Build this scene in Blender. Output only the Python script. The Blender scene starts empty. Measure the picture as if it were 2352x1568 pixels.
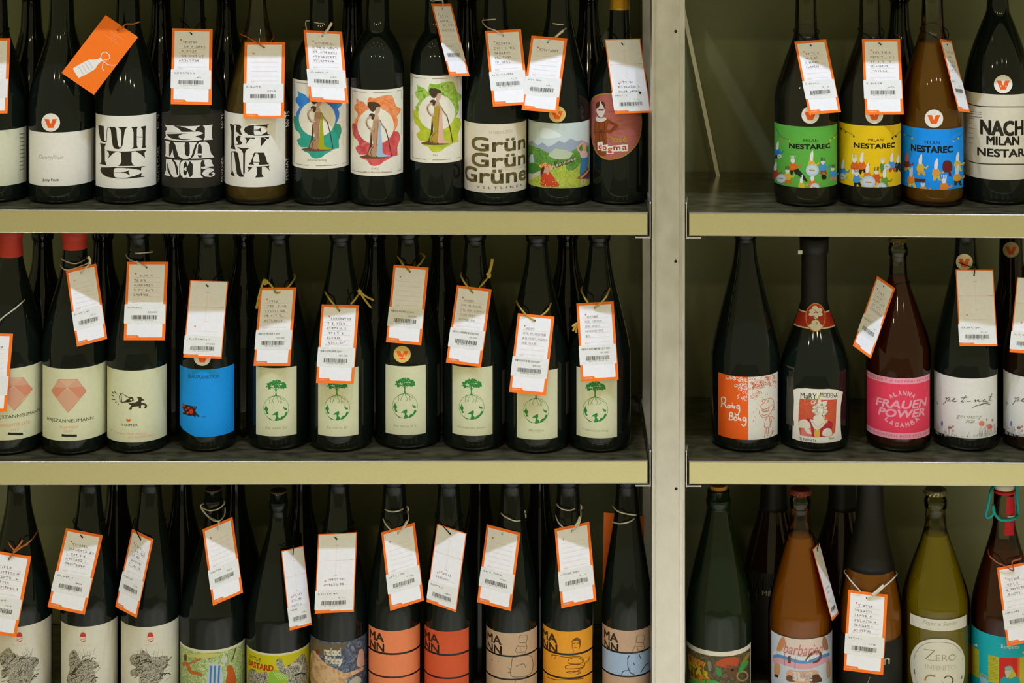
import bpy, math, random
from mathutils import Vector, Matrix
from mathutils.geometry import tessellate_polygon

# ---------------------------------------------------------------- camera, world, lights
F, HY, VX, S = 4500.0, -530.0, 1230.0, 1700.0   # focal length (px), horizon row, vanishing column, px per metre at the shelf fronts
D = F / S                                        # camera distance from the shelf fronts
CZ = (1064.0 - HY) / S                           # camera height above the middle shelf
scene = bpy.context.scene
COL = scene.collection
cam = bpy.data.cameras.new('camera')
cam.sensor_width = 36.0
cam.lens = 36.0 * F / 2352.0
cam.shift_x = (1176.0 - VX) / 2352.0
cam.shift_y = -(784.0 - HY) / 2352.0
cam.clip_start = 0.05
camo = bpy.data.objects.new('camera', cam)
camo.location = (0, -D, CZ)
camo.rotation_euler = (math.pi / 2, 0, 0)
COL.objects.link(camo)
scene.camera = camo

w = bpy.data.worlds.new('world'); scene.world = w
w.use_nodes = True
bg = w.node_tree.nodes['Background']
bg.inputs[0].default_value = (0.86, 0.76, 0.40, 1)
bg.inputs[1].default_value = 0.53

def spot(x, y, z, tx, ty, tz, power, col, size=75, rad=0.022):
    l = bpy.data.lights.new('spot_lamp', 'SPOT')
    l.energy = power; l.color = col; l.spot_size = math.radians(size); l.spot_blend = 0.5
    l.shadow_soft_size = rad
    o = bpy.data.objects.new('spot_lamp', l)
    o.location = (x, y, z)
    o.rotation_euler = (Vector((tx, ty, tz)) - Vector((x, y, z))).to_track_quat('-Z', 'Y').to_euler()
    COL.objects.link(o)
    return o
TRACK = (-0.62, 2.11)                            # track of spot lamps parallel to the shelves (y, z)
for x, p in ((-1.25, .8), (-0.62, 1.0), (-0.05, 1.0), (0.42, 1.0), (0.95, .9), (1.6, .7)):
    spot(x, TRACK[0], TRACK[1], x * 0.75, 0.02, 0.0, 41 * p, (0.60, 0.72, 1.0), 70)
# second row of lamps farther out in the shop: soft warm frontal light
for x in (-1.9, -0.5, 0.9, 2.1):
    spot(x, -3.6, 2.1, x * 0.4, 0.0, -0.1, 14, (1.0, 0.86, 0.56), 60, 0.05)
# tiny lamps added only for glints on the glass: hardly any light
for i in range(9):
    spot(-1.7 + 0.42 * i, -1.45 - 0.35 * (i % 2), 2.25, -1.2 + 0.3 * i, 0.0, 0.0, 0.9, (1.0, 0.95, 0.9), 80, 0.006)
# unseen downlights added to brighten the floor that steel and glass reflect
for x, y, p in ((0.35, -1.75, 560), (1.45, -1.9, 560), (-0.95, -2.1, 380)):
    spot(x, y, 2.4, x, y, -1.0, p, (0.95, 0.97, 1.0), 52, 0.04)

scene.view_settings.view_transform = 'Standard'
scene.view_settings.look = 'None'
scene.view_settings.gamma = 1.0
scene.view_settings.exposure = 0.0
scene.view_settings.use_curve_mapping = False
scene.cycles.use_denoising = True
scene.cycles.max_bounces = 8
scene.cycles.transparent_max_bounces = 12
scene.cycles.sample_clamp_indirect = 4.0
scene.cycles.caustics_reflective = False
scene.cycles.caustics_refractive = False

# ---------------------------------------------------------------- helpers: materials
def lin(h):
    h = h.lstrip('#')
    o = []
    for i in (0, 2, 4):
        c = int(h[i:i + 2], 16) / 255.0
        o.append(c / 12.92 if c <= 0.04045 else ((c + 0.055) / 1.055) ** 2.4)
    return (o[0], o[1], o[2], 1.0)
MATS = {}
def mat(name, hexc, rough=0.6, metal=0.0, spec=0.3, noise=0.0, nscale=60.0, coat=0.0, **kw):
    """plain procedural material with a little noise in its colour"""
    key = name
    if key in MATS: return MATS[key]
    m = bpy.data.materials.new(name); m.use_nodes = True
    nt = m.node_tree; b = nt.nodes['Principled BSDF']
    c = lin(hexc)
    b.inputs['Base Color'].default_value = c
    b.inputs['Roughness'].default_value = rough
    b.inputs['Metallic'].default_value = metal
    b.inputs['Specular IOR Level'].default_value = spec
    b.inputs['Coat Weight'].default_value = coat
    for k, v in kw.items():
        b.inputs[k.replace('_', ' ')].default_value = v
    if noise > 0:
        tc = nt.nodes.new('ShaderNodeTexCoord'); n = nt.nodes.new('ShaderNodeTexNoise')
        n.inputs['Scale'].default_value = nscale; n.inputs['Detail'].default_value = 4
        r = nt.nodes.new('ShaderNodeValToRGB')
        r.color_ramp.elements[0].position = 0.3; r.color_ramp.elements[1].position = 0.7
        r.color_ramp.elements[0].color = tuple(x * (1 - noise) for x in c[:3]) + (1,)
        r.color_ramp.elements[1].color = tuple(min(1, x * (1 + noise)) for x in c[:3]) + (1,)
        nt.links.new(tc.outputs['Object'], n.inputs['Vector'])
        nt.links.new(n.outputs['Fac'], r.inputs['Fac'])
        nt.links.new(r.outputs['Color'], b.inputs['Base Color'])
    MATS[key] = m
    return m
def ink(hexc):
    return mat('ink_' + hexc.lstrip('#'), hexc, 0.55, 0, 0.25)
def paper(hexc):
    return mat('paper_' + hexc.lstrip('#'), hexc, 0.62, 0, 0.25, noise=0.025, nscale=180)
def paint(name, cols, scale=90.0, dist=2.0, stretch=(1, 1, 1)):
    """painterly print: noise through a many-coloured ramp"""
    if name in MATS: return MATS[name]
    m = bpy.data.materials.new(name); m.use_nodes = True
    nt = m.node_tree; b = nt.nodes['Principled BSDF']; b.inputs['Roughness'].default_value = 0.55
    tc = nt.nodes.new('ShaderNodeTexCoord'); mp = nt.nodes.new('ShaderNodeMapping')
    mp.inputs['Scale'].default_value = stretch
    n = nt.nodes.new('ShaderNodeTexNoise'); n.inputs['Scale'].default_value = scale
    n.inputs['Detail'].default_value = 5; n.inputs['Distortion'].default_value = dist
    r = nt.nodes.new('ShaderNodeValToRGB'); e = r.color_ramp.elements
    k = len(cols)
    pos = [0.3 + 0.4 * i / (k - 1) for i in range(k)]
    e[0].position = pos[0]; e[0].color = lin(cols[0]); e[1].position = pos[-1]; e[1].color = lin(cols[-1])
    for i in range(1, k - 1):
        q = e.new(pos[i]); q.color = lin(cols[i])
    nt.links.new(tc.outputs['Object'], mp.inputs['Vector']); nt.links.new(mp.outputs['Vector'], n.inputs['Vector'])
    nt.links.new(n.outputs['Fac'], r.inputs['Fac']); nt.links.new(r.outputs['Color'], b.inputs['Base Color'])
    MATS[name] = m
    return m
def steel(name, hexc, rough, metal=0.6, streak=(1, 1, 1), scale=40.0, amp=0.12, bump=0.02):
    if name in MATS: return MATS[name]
    m = bpy.data.materials.new(name); m.use_nodes = True
    nt = m.node_tree; b = nt.nodes['Principled BSDF']; c = lin(hexc)
    b.inputs['Metallic'].default_value = metal
    tc = nt.nodes.new('ShaderNodeTexCoord'); mp = nt.nodes.new('ShaderNodeMapping'); mp.inputs['Scale'].default_value = streak
    n = nt.nodes.new('ShaderNodeTexNoise'); n.inputs['Scale'].default_value = scale; n.inputs['Detail'].default_value = 6
    r = nt.nodes.new('ShaderNodeValToRGB')
    r.color_ramp.elements[0].position = 0.3; r.color_ramp.elements[1].position = 0.72
    r.color_ramp.elements[0].color = tuple(x * (1 - amp) for x in c[:3]) + (1,)
    r.color_ramp.elements[1].color = tuple(min(1, x * (1 + amp)) for x in c[:3]) + (1,)
    mr = nt.nodes.new('ShaderNodeMapRange'); mr.inputs['To Min'].default_value = rough * 0.8; mr.inputs['To Max'].default_value = rough * 1.25
    bp = nt.nodes.new('ShaderNodeBump'); bp.inputs['Strength'].default_value = bump; bp.inputs['Distance'].default_value = 0.001
    L = nt.links.new
    L(tc.outputs['Object'], mp.inputs['Vector']); L(mp.outputs['Vector'], n.inputs['Vector'])
    L(n.outputs['Fac'], r.inputs['Fac']); L(r.outputs['Color'], b.inputs['Base Color'])
    L(n.outputs['Fac'], mr.inputs['Value']); L(mr.outputs['Result'], b.inputs['Roughness'])
    L(n.outputs['Fac'], bp.inputs['Height']); L(bp.outputs['Normal'], b.inputs['Normal'])
    MATS[name] = m
    return m
def glass_shell(name, tint, haze=0.0):
    """thin bottle glass: what lies behind shows through, tinted, with a Fresnel gloss"""
    if name in MATS: return MATS[name]
    m = bpy.data.materials.new(name); m.use_nodes = True
    nt = m.node_tree; nt.nodes.remove(nt.nodes['Principled BSDF'])
    out = nt.nodes['Material Output']
    t = nt.nodes.new('ShaderNodeBsdfTransparent'); t.inputs[0].default_value = lin(tint)
    g = nt.nodes.new('ShaderNodeBsdfGlossy'); g.inputs['Roughness'].default_value = 0.03
    fr = nt.nodes.new('ShaderNodeFresnel'); fr.inputs['IOR'].default_value = 1.5
    mx = nt.nodes.new('ShaderNodeMixShader')
    src = t
    if haze > 0:
        d = nt.nodes.new('ShaderNodeBsdfDiffuse'); d.inputs[0].default_value = lin(tint)
        src = nt.nodes.new('ShaderNodeMixShader'); src.inputs[0].default_value = haze
        nt.links.new(t.outputs[0], src.inputs[1]); nt.links.new(d.outputs[0], src.inputs[2])
    nt.links.new(fr.outputs[0], mx.inputs[0]); nt.links.new(src.outputs[0], mx.inputs[1]); nt.links.new(g.outputs[0], mx.inputs[2])
    nt.links.new(mx.outputs[0], out.inputs['Surface'])
    MATS[name] = m
    return m
def dark_glass(name, hexc, rough=0.05):
    return mat(name, hexc, rough, 0, 0.32)
def wine(name, hexc, body=0.2):
    """wine in the bottle: lets light straight through, tinted, with a little cloudiness"""
    if name in MATS: return MATS[name]
    m = bpy.data.materials.new(name); m.use_nodes = True
    nt = m.node_tree; nt.nodes.remove(nt.nodes['Principled BSDF'])
    out = nt.nodes['Material Output']; c = lin(hexc)
    t = nt.nodes.new('ShaderNodeBsdfTransparent'); t.inputs[0].default_value = c
    d = nt.nodes.new('ShaderNodeBsdfDiffuse'); d.inputs[0].default_value = c
    tr = nt.nodes.new('ShaderNodeBsdfTranslucent'); tr.inputs[0].default_value = c
    m1 = nt.nodes.new('ShaderNodeMixShader'); m1.inputs[0].default_value = 0.12
    m2 = nt.nodes.new('ShaderNodeMixShader'); m2.inputs[0].default_value = body
    nt.links.new(d.outputs[0], m1.inputs[1]); nt.links.new(tr.outputs[0], m1.inputs[2])
    nt.links.new(t.outputs[0], m2.inputs[1]); nt.links.new(m1.outputs[0], m2.inputs[2])
    nt.links.new(m2.outputs[0], out.inputs['Surface'])
    MATS[name] = m
    return m

# ---------------------------------------------------------------- helpers: geometry
def P(x, y, d):
    """point seen at photograph pixel (x, y) that lies d metres behind the shelf fronts"""
    k = (D + d) / F
    return Vector(((x - VX) * k, d, CZ - (y - HY) * k))
def empty(name, loc):
    o = bpy.data.objects.new(name, None); o.location = loc; o.empty_display_size = 0.02
    COL.objects.link(o)
    return o
def tag_props(o, label, cat, group=None, kind=None):
    o['label'] = label
    if cat: o['category'] = cat
    if group: o['group'] = group
    if kind: o['kind'] = kind
    return o
def obj(name, verts, faces, mats, parent=None, midx=None, smooth=False, origin=None, kind=None):
    """ONE mesh object; verts in world space, stored about the origin of the parent thing"""
    me = bpy.data.meshes.new(name)
    base = Vector((0, 0, 0))
    if origin is not None: base = Vector(origin)
    elif parent is not None:
        p = parent
        while p is not None: base += p.location; p = p.parent
    me.from_pydata([tuple(Vector(v) - base) for v in verts], [], faces)
    if not isinstance(mats, (list, tuple)): mats = [mats]
    for m in mats: me.materials.append(m)
    if midx: me.polygons.foreach_set('material_index', midx)
    if smooth: me.polygons.foreach_set('use_smooth', [True] * len(me.polygons))
    me.update()
    o = bpy.data.objects.new(name, me)
    if parent is not None: o.parent = parent
    elif origin is not None: o.location = base
    if kind: o['kind'] = kind
    COL.objects.link(o)
    return o
def box_vf(x0, x1, y0, y1, z0, z1, bev=0.0):
    """box with chamfered long edges"""
    if bev <= 0:
        v = [(x0, y0, z0), (x1, y0, z0), (x1, y1, z0), (x0, y1, z0), (x0, y0, z1), (x1, y0, z1), (x1, y1, z1), (x0, y1, z1)]
        f = [(0, 3, 2, 1), (4, 5, 6, 7), (0, 1, 5, 4), (1, 2, 6, 5), (2, 3, 7, 6), (3, 0, 4, 7)]
        return v, f
    import bmesh
    bm = bmesh.new()
    v, f = box_vf(x0, x1, y0, y1, z0, z1)
    vs = [bm.verts.new(p) for p in v]
    for q in f: bm.faces.new([vs[i] for i in q])
    bmesh.ops.bevel(bm, geom=list(bm.edges), offset=bev, segments=2, affect='EDGES', profile=0.5)
    bm.verts.index_update()
    vv = [tuple(a.co) for a in bm.verts]; ff = [tuple(a.index for a in q.verts) for q in bm.faces]
    bm.free()
    return vv, ff
def join(parts):
    V, Fc = [], []
    for v, f in parts:
        n = len(V); V += list(v); Fc += [tuple(i + n for i in q) for q in f]
    return V, Fc
def lathe(prof, cx, cy, z0, seg=48, closed_bottom=True, closed_top=True):
    V, Fc = [], []
    rings = []
    for r, z in prof:
        if r <= 1e-6:
            rings.append([len(V)]); V.append((cx, cy, z0 + z))
        else:
            n = len(V)
            rings.append(list(range(n, n + seg)))
            for i in range(seg):
                a = 2 * math.pi * i / seg
                V.append((cx + r * math.sin(a), cy - r * math.cos(a), z0 + z))
    for A, B in zip(rings, rings[1:]):
        if len(A) == 1 and len(B) == 1: continue
        for i in range(seg):
            j = (i + 1) % seg
            if len(A) == 1: Fc.append((A[0], B[j], B[i]))
            elif len(B) == 1: Fc.append((A[i], A[j], B[0]))
            else: Fc.append((A[i], A[j], B[j], B[i]))
    return V, Fc
def catmull(pts, n=6, closed=False):
    P_ = [Vector(p) for p in pts]
    if len(P_) < 3: return P_
    out = []
    m = len(P_)
    rng = range(m) if closed else range(m - 1)
    for i in rng:
        if closed: p0, p1, p2, p3 = P_[i - 1], P_[i], P_[(i + 1) % m], P_[(i + 2) % m]
        else: p0, p1, p2, p3 = P_[max(i - 1, 0)], P_[i], P_[i + 1], P_[min(i + 2, m - 1)]
        for k in range(n):
            t = k / n
            out.append(0.5 * ((2 * p1) + (p2 - p0) * t + (2 * p0 - 5 * p1 + 4 * p2 - p3) * t * t + (3 * p1 - p0 - 3 * p2 + p3) * t ** 3))
    if not closed: out.append(P_[-1])
    return out
def tube(pts, r, seg=6, smooth_n=5, closed=False):
    C = catmull(pts, smooth_n, closed) if smooth_n else [Vector(p) for p in pts]
    V, Fc = [], []
    n = len(C)
    up = Vector((0.13, 0.97, 0.21))
    for i, c in enumerate(C):
        a = C[(i - 1) % n] if (closed or i > 0) else C[0]
        b = C[(i + 1) % n] if (closed or i < n - 1) else C[-1]
        t = (b - a)
        if t.length < 1e-9: t = Vector((0, 0, 1))
        t.normalize()
        s = t.cross(up)
        if s.length < 0.05: s = t.cross(Vector((1, 0, 0)))
        s.normalize(); q = s.cross(t)
        rr = r[i * len(r) // n] if isinstance(r, (list, tuple)) else r
        for k in range(seg):
            an = 2 * math.pi * k / seg
            V.append(c + s * (rr * math.cos(an)) + q * (rr * math.sin(an)))
    for i in range(n if closed else n - 1):
        for k in range(seg):
            A = i * seg + k; B = i * seg + (k + 1) % seg; j = (i + 1) % n
            Fc.append((A, B, j * seg + (k + 1) % seg, j * seg + k))
    if not closed:
        Fc.append(tuple(range(seg))[::-1]); Fc.append(tuple((n - 1) * seg + k for k in range(seg)))
    return V, Fc

# ---------------------------------------------------------------- helpers: flat print in (u, v)
TXT = {}
def text_tris(s, bold=0.0, shear=0.0, spacing=1.0):
    """triangles of a line of lettering, fitted to the unit box"""
    key = (s, bold, shear, spacing)
    if key in TXT: return TXT[key]
    c = bpy.data.curves.new('t', 'FONT'); c.body = s; c.offset = bold; c.shear = shear; c.space_character = spacing
    c.resolution_u = 3
    o = bpy.data.objects.new('t', c)
    me = o.to_mesh()
    me.calc_loop_triangles()
    vs = [(v.co.x, v.co.y) for v in me.vertices]
    tr = [tuple(t.vertices) for t in me.loop_triangles]
    o.to_mesh_clear(); bpy.data.objects.remove(o); bpy.data.curves.remove(c)
    if not vs:
        TXT[key] = ([], []); return TXT[key]
    x0 = min(v[0] for v in vs); x1 = max(v[0] for v in vs); y0 = min(v[1] for v in vs); y1 = max(v[1] for v in vs)
    dx = max(x1 - x0, 1e-6); dy = max(y1 - y0, 1e-6)
    TXT[key] = ([((v[0] - x0) / dx, (v[1] - y0) / dy) for v in vs], tr)
    return TXT[key]
def tess(loops):
    pts = [p for l in loops for p in l]
    return pts, [tuple(t) for t in tessellate_polygon([[Vector((p[0], p[1], 0)) for p in l] for l in loops])]
class Canvas:
    """collects flat shapes in (u, v) metres; subclass maps them on a surface. Shapes are drawn in zoomed photograph coordinates."""
    LAYER = 0.00006
    def __init__(self):
        self.tris = []       # (three uv points, layer, material)
        self.z = (0, 0, 1)
        self.h0 = 0.0
        self.dx = self.dy = 0.0
        self.clip = None
    def zoom(self, ox, oy, s, dx=0.0, dy=0.0):
        self.z = (ox, oy, s); self.dx, self.dy = dx, dy
        return self
    def uv(self, x, y):
        return self.A(self.z[0] + x / self.z[2] + self.dx, self.z[1] + y / self.z[2] + self.dy)
    def add(self, pts, tr, layer, m):
        for t in tr: self.tris.append(((pts[t[0]], pts[t[1]], pts[t[2]]), layer, m))
    def poly(self, pts, m, layer=1, holes=()):
        loops = [[self.uv(*p) for p in pts]] + [[self.uv(*p) for p in h] for h in holes]
        p, t = tess(loops); self.add(p, t, layer, m)
    def smooth(self, pts, m, layer=1, n=4):
        c = catmull([(p[0], p[1], 0) for p in pts], n, True)
        self.poly([(p.x, p.y) for p in c], m, layer)
    def ell(self, cx, cy, rx, ry, m, layer=1, n=20, rot=0.0):
        a = [(rx * math.cos(2 * math.pi * i / n), ry * math.sin(2 * math.pi * i / n)) for i in range(n)]
        c, s = math.cos(rot), math.sin(rot)
        self.poly([(cx + p[0] * c - p[1] * s, cy + p[0] * s + p[1] * c) for p in a], m, layer)
    def ring(self, cx, cy, rx, ry, wd, m, layer=1, n=28):
        self.stroke([(cx + rx * math.cos(2 * math.pi * i / n), cy + ry * math.sin(2 * math.pi * i / n)) for i in range(n + 1)], wd, m, layer, 0)
    def stroke(self, pts, wd, m, layer=1, sm=4):
        if sm and len(pts) > 2:
            pts = [(p.x, p.y) for p in catmull([(p[0], p[1], 0) for p in pts], sm)]
        w2 = wd / 2.0
        n = len(pts)
        L_, R_ = [], []
        for i in range(n):
            a = pts[max(i - 1, 0)]; b = pts[min(i + 1, n - 1)]
            tx, ty = b[0] - a[0], b[1] - a[1]; l = math.hypot(tx, ty) or 1.0
            nx, ny = -ty / l * w2, tx / l * w2
            L_.append(self.uv(pts[i][0] + nx, pts[i][1] + ny)); R_.append(self.uv(pts[i][0] - nx, pts[i][1] - ny))
        for i in range(n - 1):
            self.tris.append(((L_[i], L_[i + 1], R_[i + 1]), layer, m)); self.tris.append(((L_[i], R_[i + 1], R_[i]), layer, m))
    def text(self, s, x0, yt, x1, yb, m, layer=2, bold=0.0, shear=0.0, spacing=1.0, vert=0, slope=0.0):
        """line of lettering in the box x0..x1, yt..yb (rows measured at its left end)"""
        vs, tr = text_tris(s, 0.0, shear, spacing)
        if not vs: return
        if vert == 0:
            a = self.uv(x0, yb); b = self.uv(x0, yt); c = self.uv(x1, yb)
            du = c[0] - a[0]; dv = b[1] - a[1]
            sl = -slope * abs(du)
            pts = [(a[0] + p[0] * du, a[1] + p[1] * dv + p[0] * sl) for p in vs]
        else:
            a = self.uv(x0, yb); b = self.uv(x1, yb); c = self.uv(x0, yt)
            du = b[0] - a[0]; dv = c[1] - a[1]
            pts = [(b[0] - p[1] * du, a[1] + p[0] * dv) for p in vs]
        if bold <= 0: self.add(pts, tr, layer, m); return
        e = bold * 1.1 * abs(dv if vert == 0 else du)                     # heavier strokes: the letters struck four times, a hair apart
        ex = e * (self.squash if hasattr(self, 'squash') else 1.0)
        for sx, sy in ((-1, -1), (1, -1), (1, 1), (-1, 1)) + (((0, 0), (0, 1), (0, -1), (1, 0), (-1, 0)) if bold > 0.035 else ()): self.add([(p[0] + sx * ex, p[1] + sy * e) for p in pts], tr, layer, m)
    def arctext(self, s, cx, cy, r, a0, a1, h, m, layer=2, bold=0.02, flip=False):
        """letters along an arc about (cx, cy); angles in degrees from straight up, clockwise"""
        n = len(s)
        for i, ch in enumerate(s):
            if ch == ' ': continue
            an = math.radians(a0 + (a1 - a0) * (i + 0.5) / n)
            vs, tr = text_tris(ch, 0.0)
            wd = h * (0.35 if ch in 'I1l' else 0.8)
            pts = []
            for p in vs:
                lx = (p[0] - 0.5) * wd; ly = (p[1] - 0.5) * h
                if not flip: rr = r + ly; aa = an + lx / r; X = cx + rr * math.sin(aa); Y = cy - rr * math.cos(aa)
                else: rr = r - ly; aa = an - lx / r; X = cx + rr * math.sin(aa); Y = cy - rr * math.cos(aa)
                pts.append(self.uv(X, Y))
            e = bold * abs(self.uv(cx, cy)[1] - self.uv(cx, cy + h)[1])
            for sx, sy in (((-1, -1), (1, -1), (1, 1), (-1, 1)) if bold > 0 else ((0, 0),)): self.add([(q[0] + sx * e, q[1] + sy * e) for q in pts], tr, layer, m)
    def build(self, name, parent, maxu=0.0035):
        V, Fc, mi, mats = [], [], [], []
        idx = {}
        stack = list(self.tris)
        while stack:
            (a, b, c), ly, m = stack.pop()
            if maxu:
                us = (a[0], b[0], c[0])
                if max(us) - min(us) > maxu:
                    e = [(abs(a[0] - b[0]), 0), (abs(b[0] - c[0]), 1), (abs(c[0] - a[0]), 2)]
                    k = max(e)[1]
                    if k == 1: a, b, c = b, c, a
                    elif k == 2: a, b, c = c, a, b
                    h = ((a[0] + b[0]) / 2, (a[1] + b[1]) / 2)
                    stack.append(((a, h, c), ly, m)); stack.append(((h, b, c), ly, m))
                    continue
            if (b[0] - a[0]) * (c[1] - a[1]) - (b[1] - a[1]) * (c[0] - a[0]) < 0: b, c = c, b
            if self.clip:
                k0, k1 = self.clip
                if max(a[1], b[1], c[1]) <= k0 or min(a[1], b[1], c[1]) >= k1: continue
                a, b, c = [(q[0], min(max(q[1], k0), k1)) for q in (a, b, c)]
            n = len(V)
            off = self.h0 + ly * self.LAYER
            V += [self.map(a, off), self.map(b, off), self.map(c, off)]
            Fc.append((n, n + 1, n + 2))
            if m.name not in idx: idx[m.name] = len(mats); mats.append(m)
            mi.append(idx[m.name])
        if not Fc: return None
        return obj(name, V, Fc, mats, parent, mi)
# ---------------------------------------------------------------- the setting
M_FASCIA = steel('brushed_steel_front', '#d6cf9c', 0.36, 0.88, (6, 6, 60), 30, 0.05, 0.01)
M_DECK = steel('worn_steel_deck', '#706b4e', 0.24, 0.7, (1, 2.2, 1), 34, 0.6, 0.03)
M_POST = steel('galvanised_post', '#cfccc0', 0.34, 0.88, (1, 1, 0.6), 55, 0.07, 0.02)
M_EDGE = steel('bright_steel', '#cfcac0', 0.25, 0.8, (1, 1, 1), 40, 0.05, 0.0)
M_WALL = steel('dull_metal_back', '#868a64', 0.42, 0.3, (1, 1, 1), 12, 0.10, 0.02)
M_FLOOR = steel('shop_floor', '#bdb9b0', 0.5, 0.0, (1, 1, 1), 3, 0.10, 0.0)
ZFLOOR = -1.0
v, f = box_vf(-3.2, 3.2, -6.0, 0.42, ZFLOOR - 0.05, ZFLOOR)
obj('floor', v, f, M_FLOOR, kind='structure')
v, f = box_vf(-3.2, 3.2, 0.275, 0.32, ZFLOOR, 1.75)
obj('wall_back', v, f, M_WALL, kind='structure')

def X0(px): return (px - VX) / S
def Z0(py): return (1064.0 - py) / S
LIP = 52.5
SHELF = {  # (bay, row): front top edge, pixel row at two pixel columns
    ('L', 0): ((0, 483.0), (1490, 488.5)), ('R', 0): ((1583, 489.5), (2352, 494.5)),
    ('L', 1): ((0, 1061.5), (1490, 1058.5)), ('R', 1): ((1583, 1059.5), (2352, 1064.0)),
    ('L', 2): ((0, 1632.0), (1490, 1632.0)), ('R', 2): ((1583, 1632.0), (2352, 1634.0)),
    ('L', -1): ((0, -84.0), (1490, -84.0)), ('R', -1): ((1583, -84.0), (2352, -84.0))}
def shelf_y(bay, row, x):
    (xa, ya), (xb, yb) = SHELF[(bay, row)]
    return ya + (yb - ya) * (x - xa) / (xb - xa)
def shelf_z(bay, row, X):
    return Z0(shelf_y(bay, row, X * S + VX))
SHELF_WORDS = {('L', 0): 'steel shelf of the left bay under the lettered white and black labels',
    ('R', 0): 'steel shelf of the right bay under the green, yellow and blue labels',
    ('L', 1): 'middle steel shelf of the left bay under the tree labels',
    ('R', 1): 'middle steel shelf of the right bay under the pink label',
    ('L', 2): 'lowest steel shelf of the left bay, below the picture edge',
    ('R', 2): 'lowest steel shelf of the right bay, below the picture edge',
    ('L', -1): 'uppermost steel shelf of the left bay, above the picture edge',
    ('R', -1): 'uppermost steel shelf of the right bay, above the picture edge'}
DEPTH = 0.268
for (bay, row), ((xa, ya), (xb, yb)) in SHELF.items():
    pxa, pxb = (-1300, 1487.5) if bay == 'L' else (1582.5, 3700)
    za, zb = Z0(shelf_y(bay, row, pxa)), Z0(shelf_y(bay, row, pxb))
    xa_, xb_ = X0(pxa), X0(pxb)
    root = empty('steel_shelf', ((xa_ + xb_) / 2, DEPTH / 2, min(za, zb) - LIP / S))
    tag_props(root, SHELF_WORDS[(bay, row)], 'shelf', 'steel shelves')
    def sheared(x0, x1, y0, y1, h0, h1, bev):
        vv, ff = box_vf(x0, x1, y0, y1, h0, h1, bev)
        return [(p[0], p[1], p[2] + za + (zb - za) * (p[0] - xa_) / (xb_ - xa_)) for p in vv], ff
    v, f = sheared(xa_, xb_, 0.0016, DEPTH, -0.0016, 0.0, 0)
    obj('deck', v, f, M_DECK, root)
    v, f = sheared(xa_, xb_, 0.0, 0.0030, -LIP / S, 0.0006, 0.0011)
    obj('front_lip', v, f, M_FASCIA, root)
    for hz in (0.0, -LIP / S + 0.0009):  # polished tubes added along the lip edges to catch a bright highlight line
        e0 = Vector((xa_, 0.0006, za + hz)); e1 = Vector((xb_, 0.0006, zb + hz))
        V, Fc = tube([e0, e1], 0.0011 if hz == 0 else 0.0008, 10, 0)
        obj('highlight_edge', V, Fc, M_EDGE, root, smooth=True)
    v, f = sheared(xa_, xb_, DEPTH - 0.002, DEPTH, -LIP / S, 0.0, 0)
    obj('rear_lip', v, f, M_DECK, root)

# upright between the bays
up = empty('shelf_upright', (X0(1535), 0.02, ZFLOOR))
tag_props(up, 'galvanised steel shelf upright between the two bays', 'shelf post')
ztop = 1.2
def part(name, vf, m, parent=up): return obj(name, vf[0], vf[1], m, parent)
xl, xr = X0(1497), X0(1573.5)
part('front_post', join([box_vf(xl, xr, 0.0, 0.0025, ZFLOOR, ztop, 0.0008), box_vf(xl, xl + 0.0025, 0.0025, 0.04, ZFLOOR, ztop),
                         box_vf(xr - 0.0025, xr, 0.0025, 0.04, ZFLOOR, ztop)]), M_POST)
for a, b in ((1502.0, 1503.6), (1505.2, 1508), (1560, 1566.5)):
    part('edge_ridge', box_vf(X0(a), X0(b), -0.0007, 0.0002, ZFLOOR, ztop, 0.0003), M_EDGE if a > 1504 else M_POST)
part('rear_post', join([box_vf(xl - 0.001, xr, 0.222, 0.2245, ZFLOOR, ztop, 0.0008), box_vf(xl - 0.001, xl + 0.0015, 0.2245, 0.262, ZFLOOR, ztop),
                        box_vf(xr - 0.0025, xr, 0.2245, 0.262, ZFLOOR, ztop)]), M_POST)
M_HOLE = mat('hole_dark', '#1c1710', 0.8)
for px, py in ((1552, 72), (1552, 600), (1553, 1122)):
    c = P(px, py, 0)
    prof = [(0, 0.0004), (0.0016, 0.0004), (0.0020, 0.0001), (0.0021, 0)]
    V, Fc = lathe(prof, 0, 0, 0, 14)
    V = [(c.x + p[0], -0.0001 - p[2], c.z + p[1]) for p in V]
    part('screw_hole', (V, Fc), M_HOLE)
for bay in 'LR':
    for row in (-1, 0, 1, 2):
        s = 1 if bay == 'R' else -1
        xp = 1575.2 if bay == 'R' else 1494.8
        ys = shelf_y(bay, row, xp)
        x0, x1 = sorted((X0(xp), X0(xp + s * 2.8)))
        plate = box_vf(x0, x1, -0.0008, 0.255, Z0(ys + 59), Z0(ys - 22), 0.0006)
        t0, t1 = sorted((X0(xp), X0(xp + s * 36)))
        tab = box_vf(t0, t1, -0.0008, 0.255, Z0(ys + 58), Z0(ys + 54.6), 0.0006)
        b = part('shelf_bracket', join([plate, tab]), M_EDGE)
        c0 = P(xp - s * 0 + s * 1.0, ys - 23, -0.0005); c1 = P(xp + s * 1.0 - s * (-3.0), ys - 36, 0.02)
        V, Fc = tube([c0, c1], 0.0012, 6, 0)
        obj('bracket_hook', V, Fc, M_EDGE, b)
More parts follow.
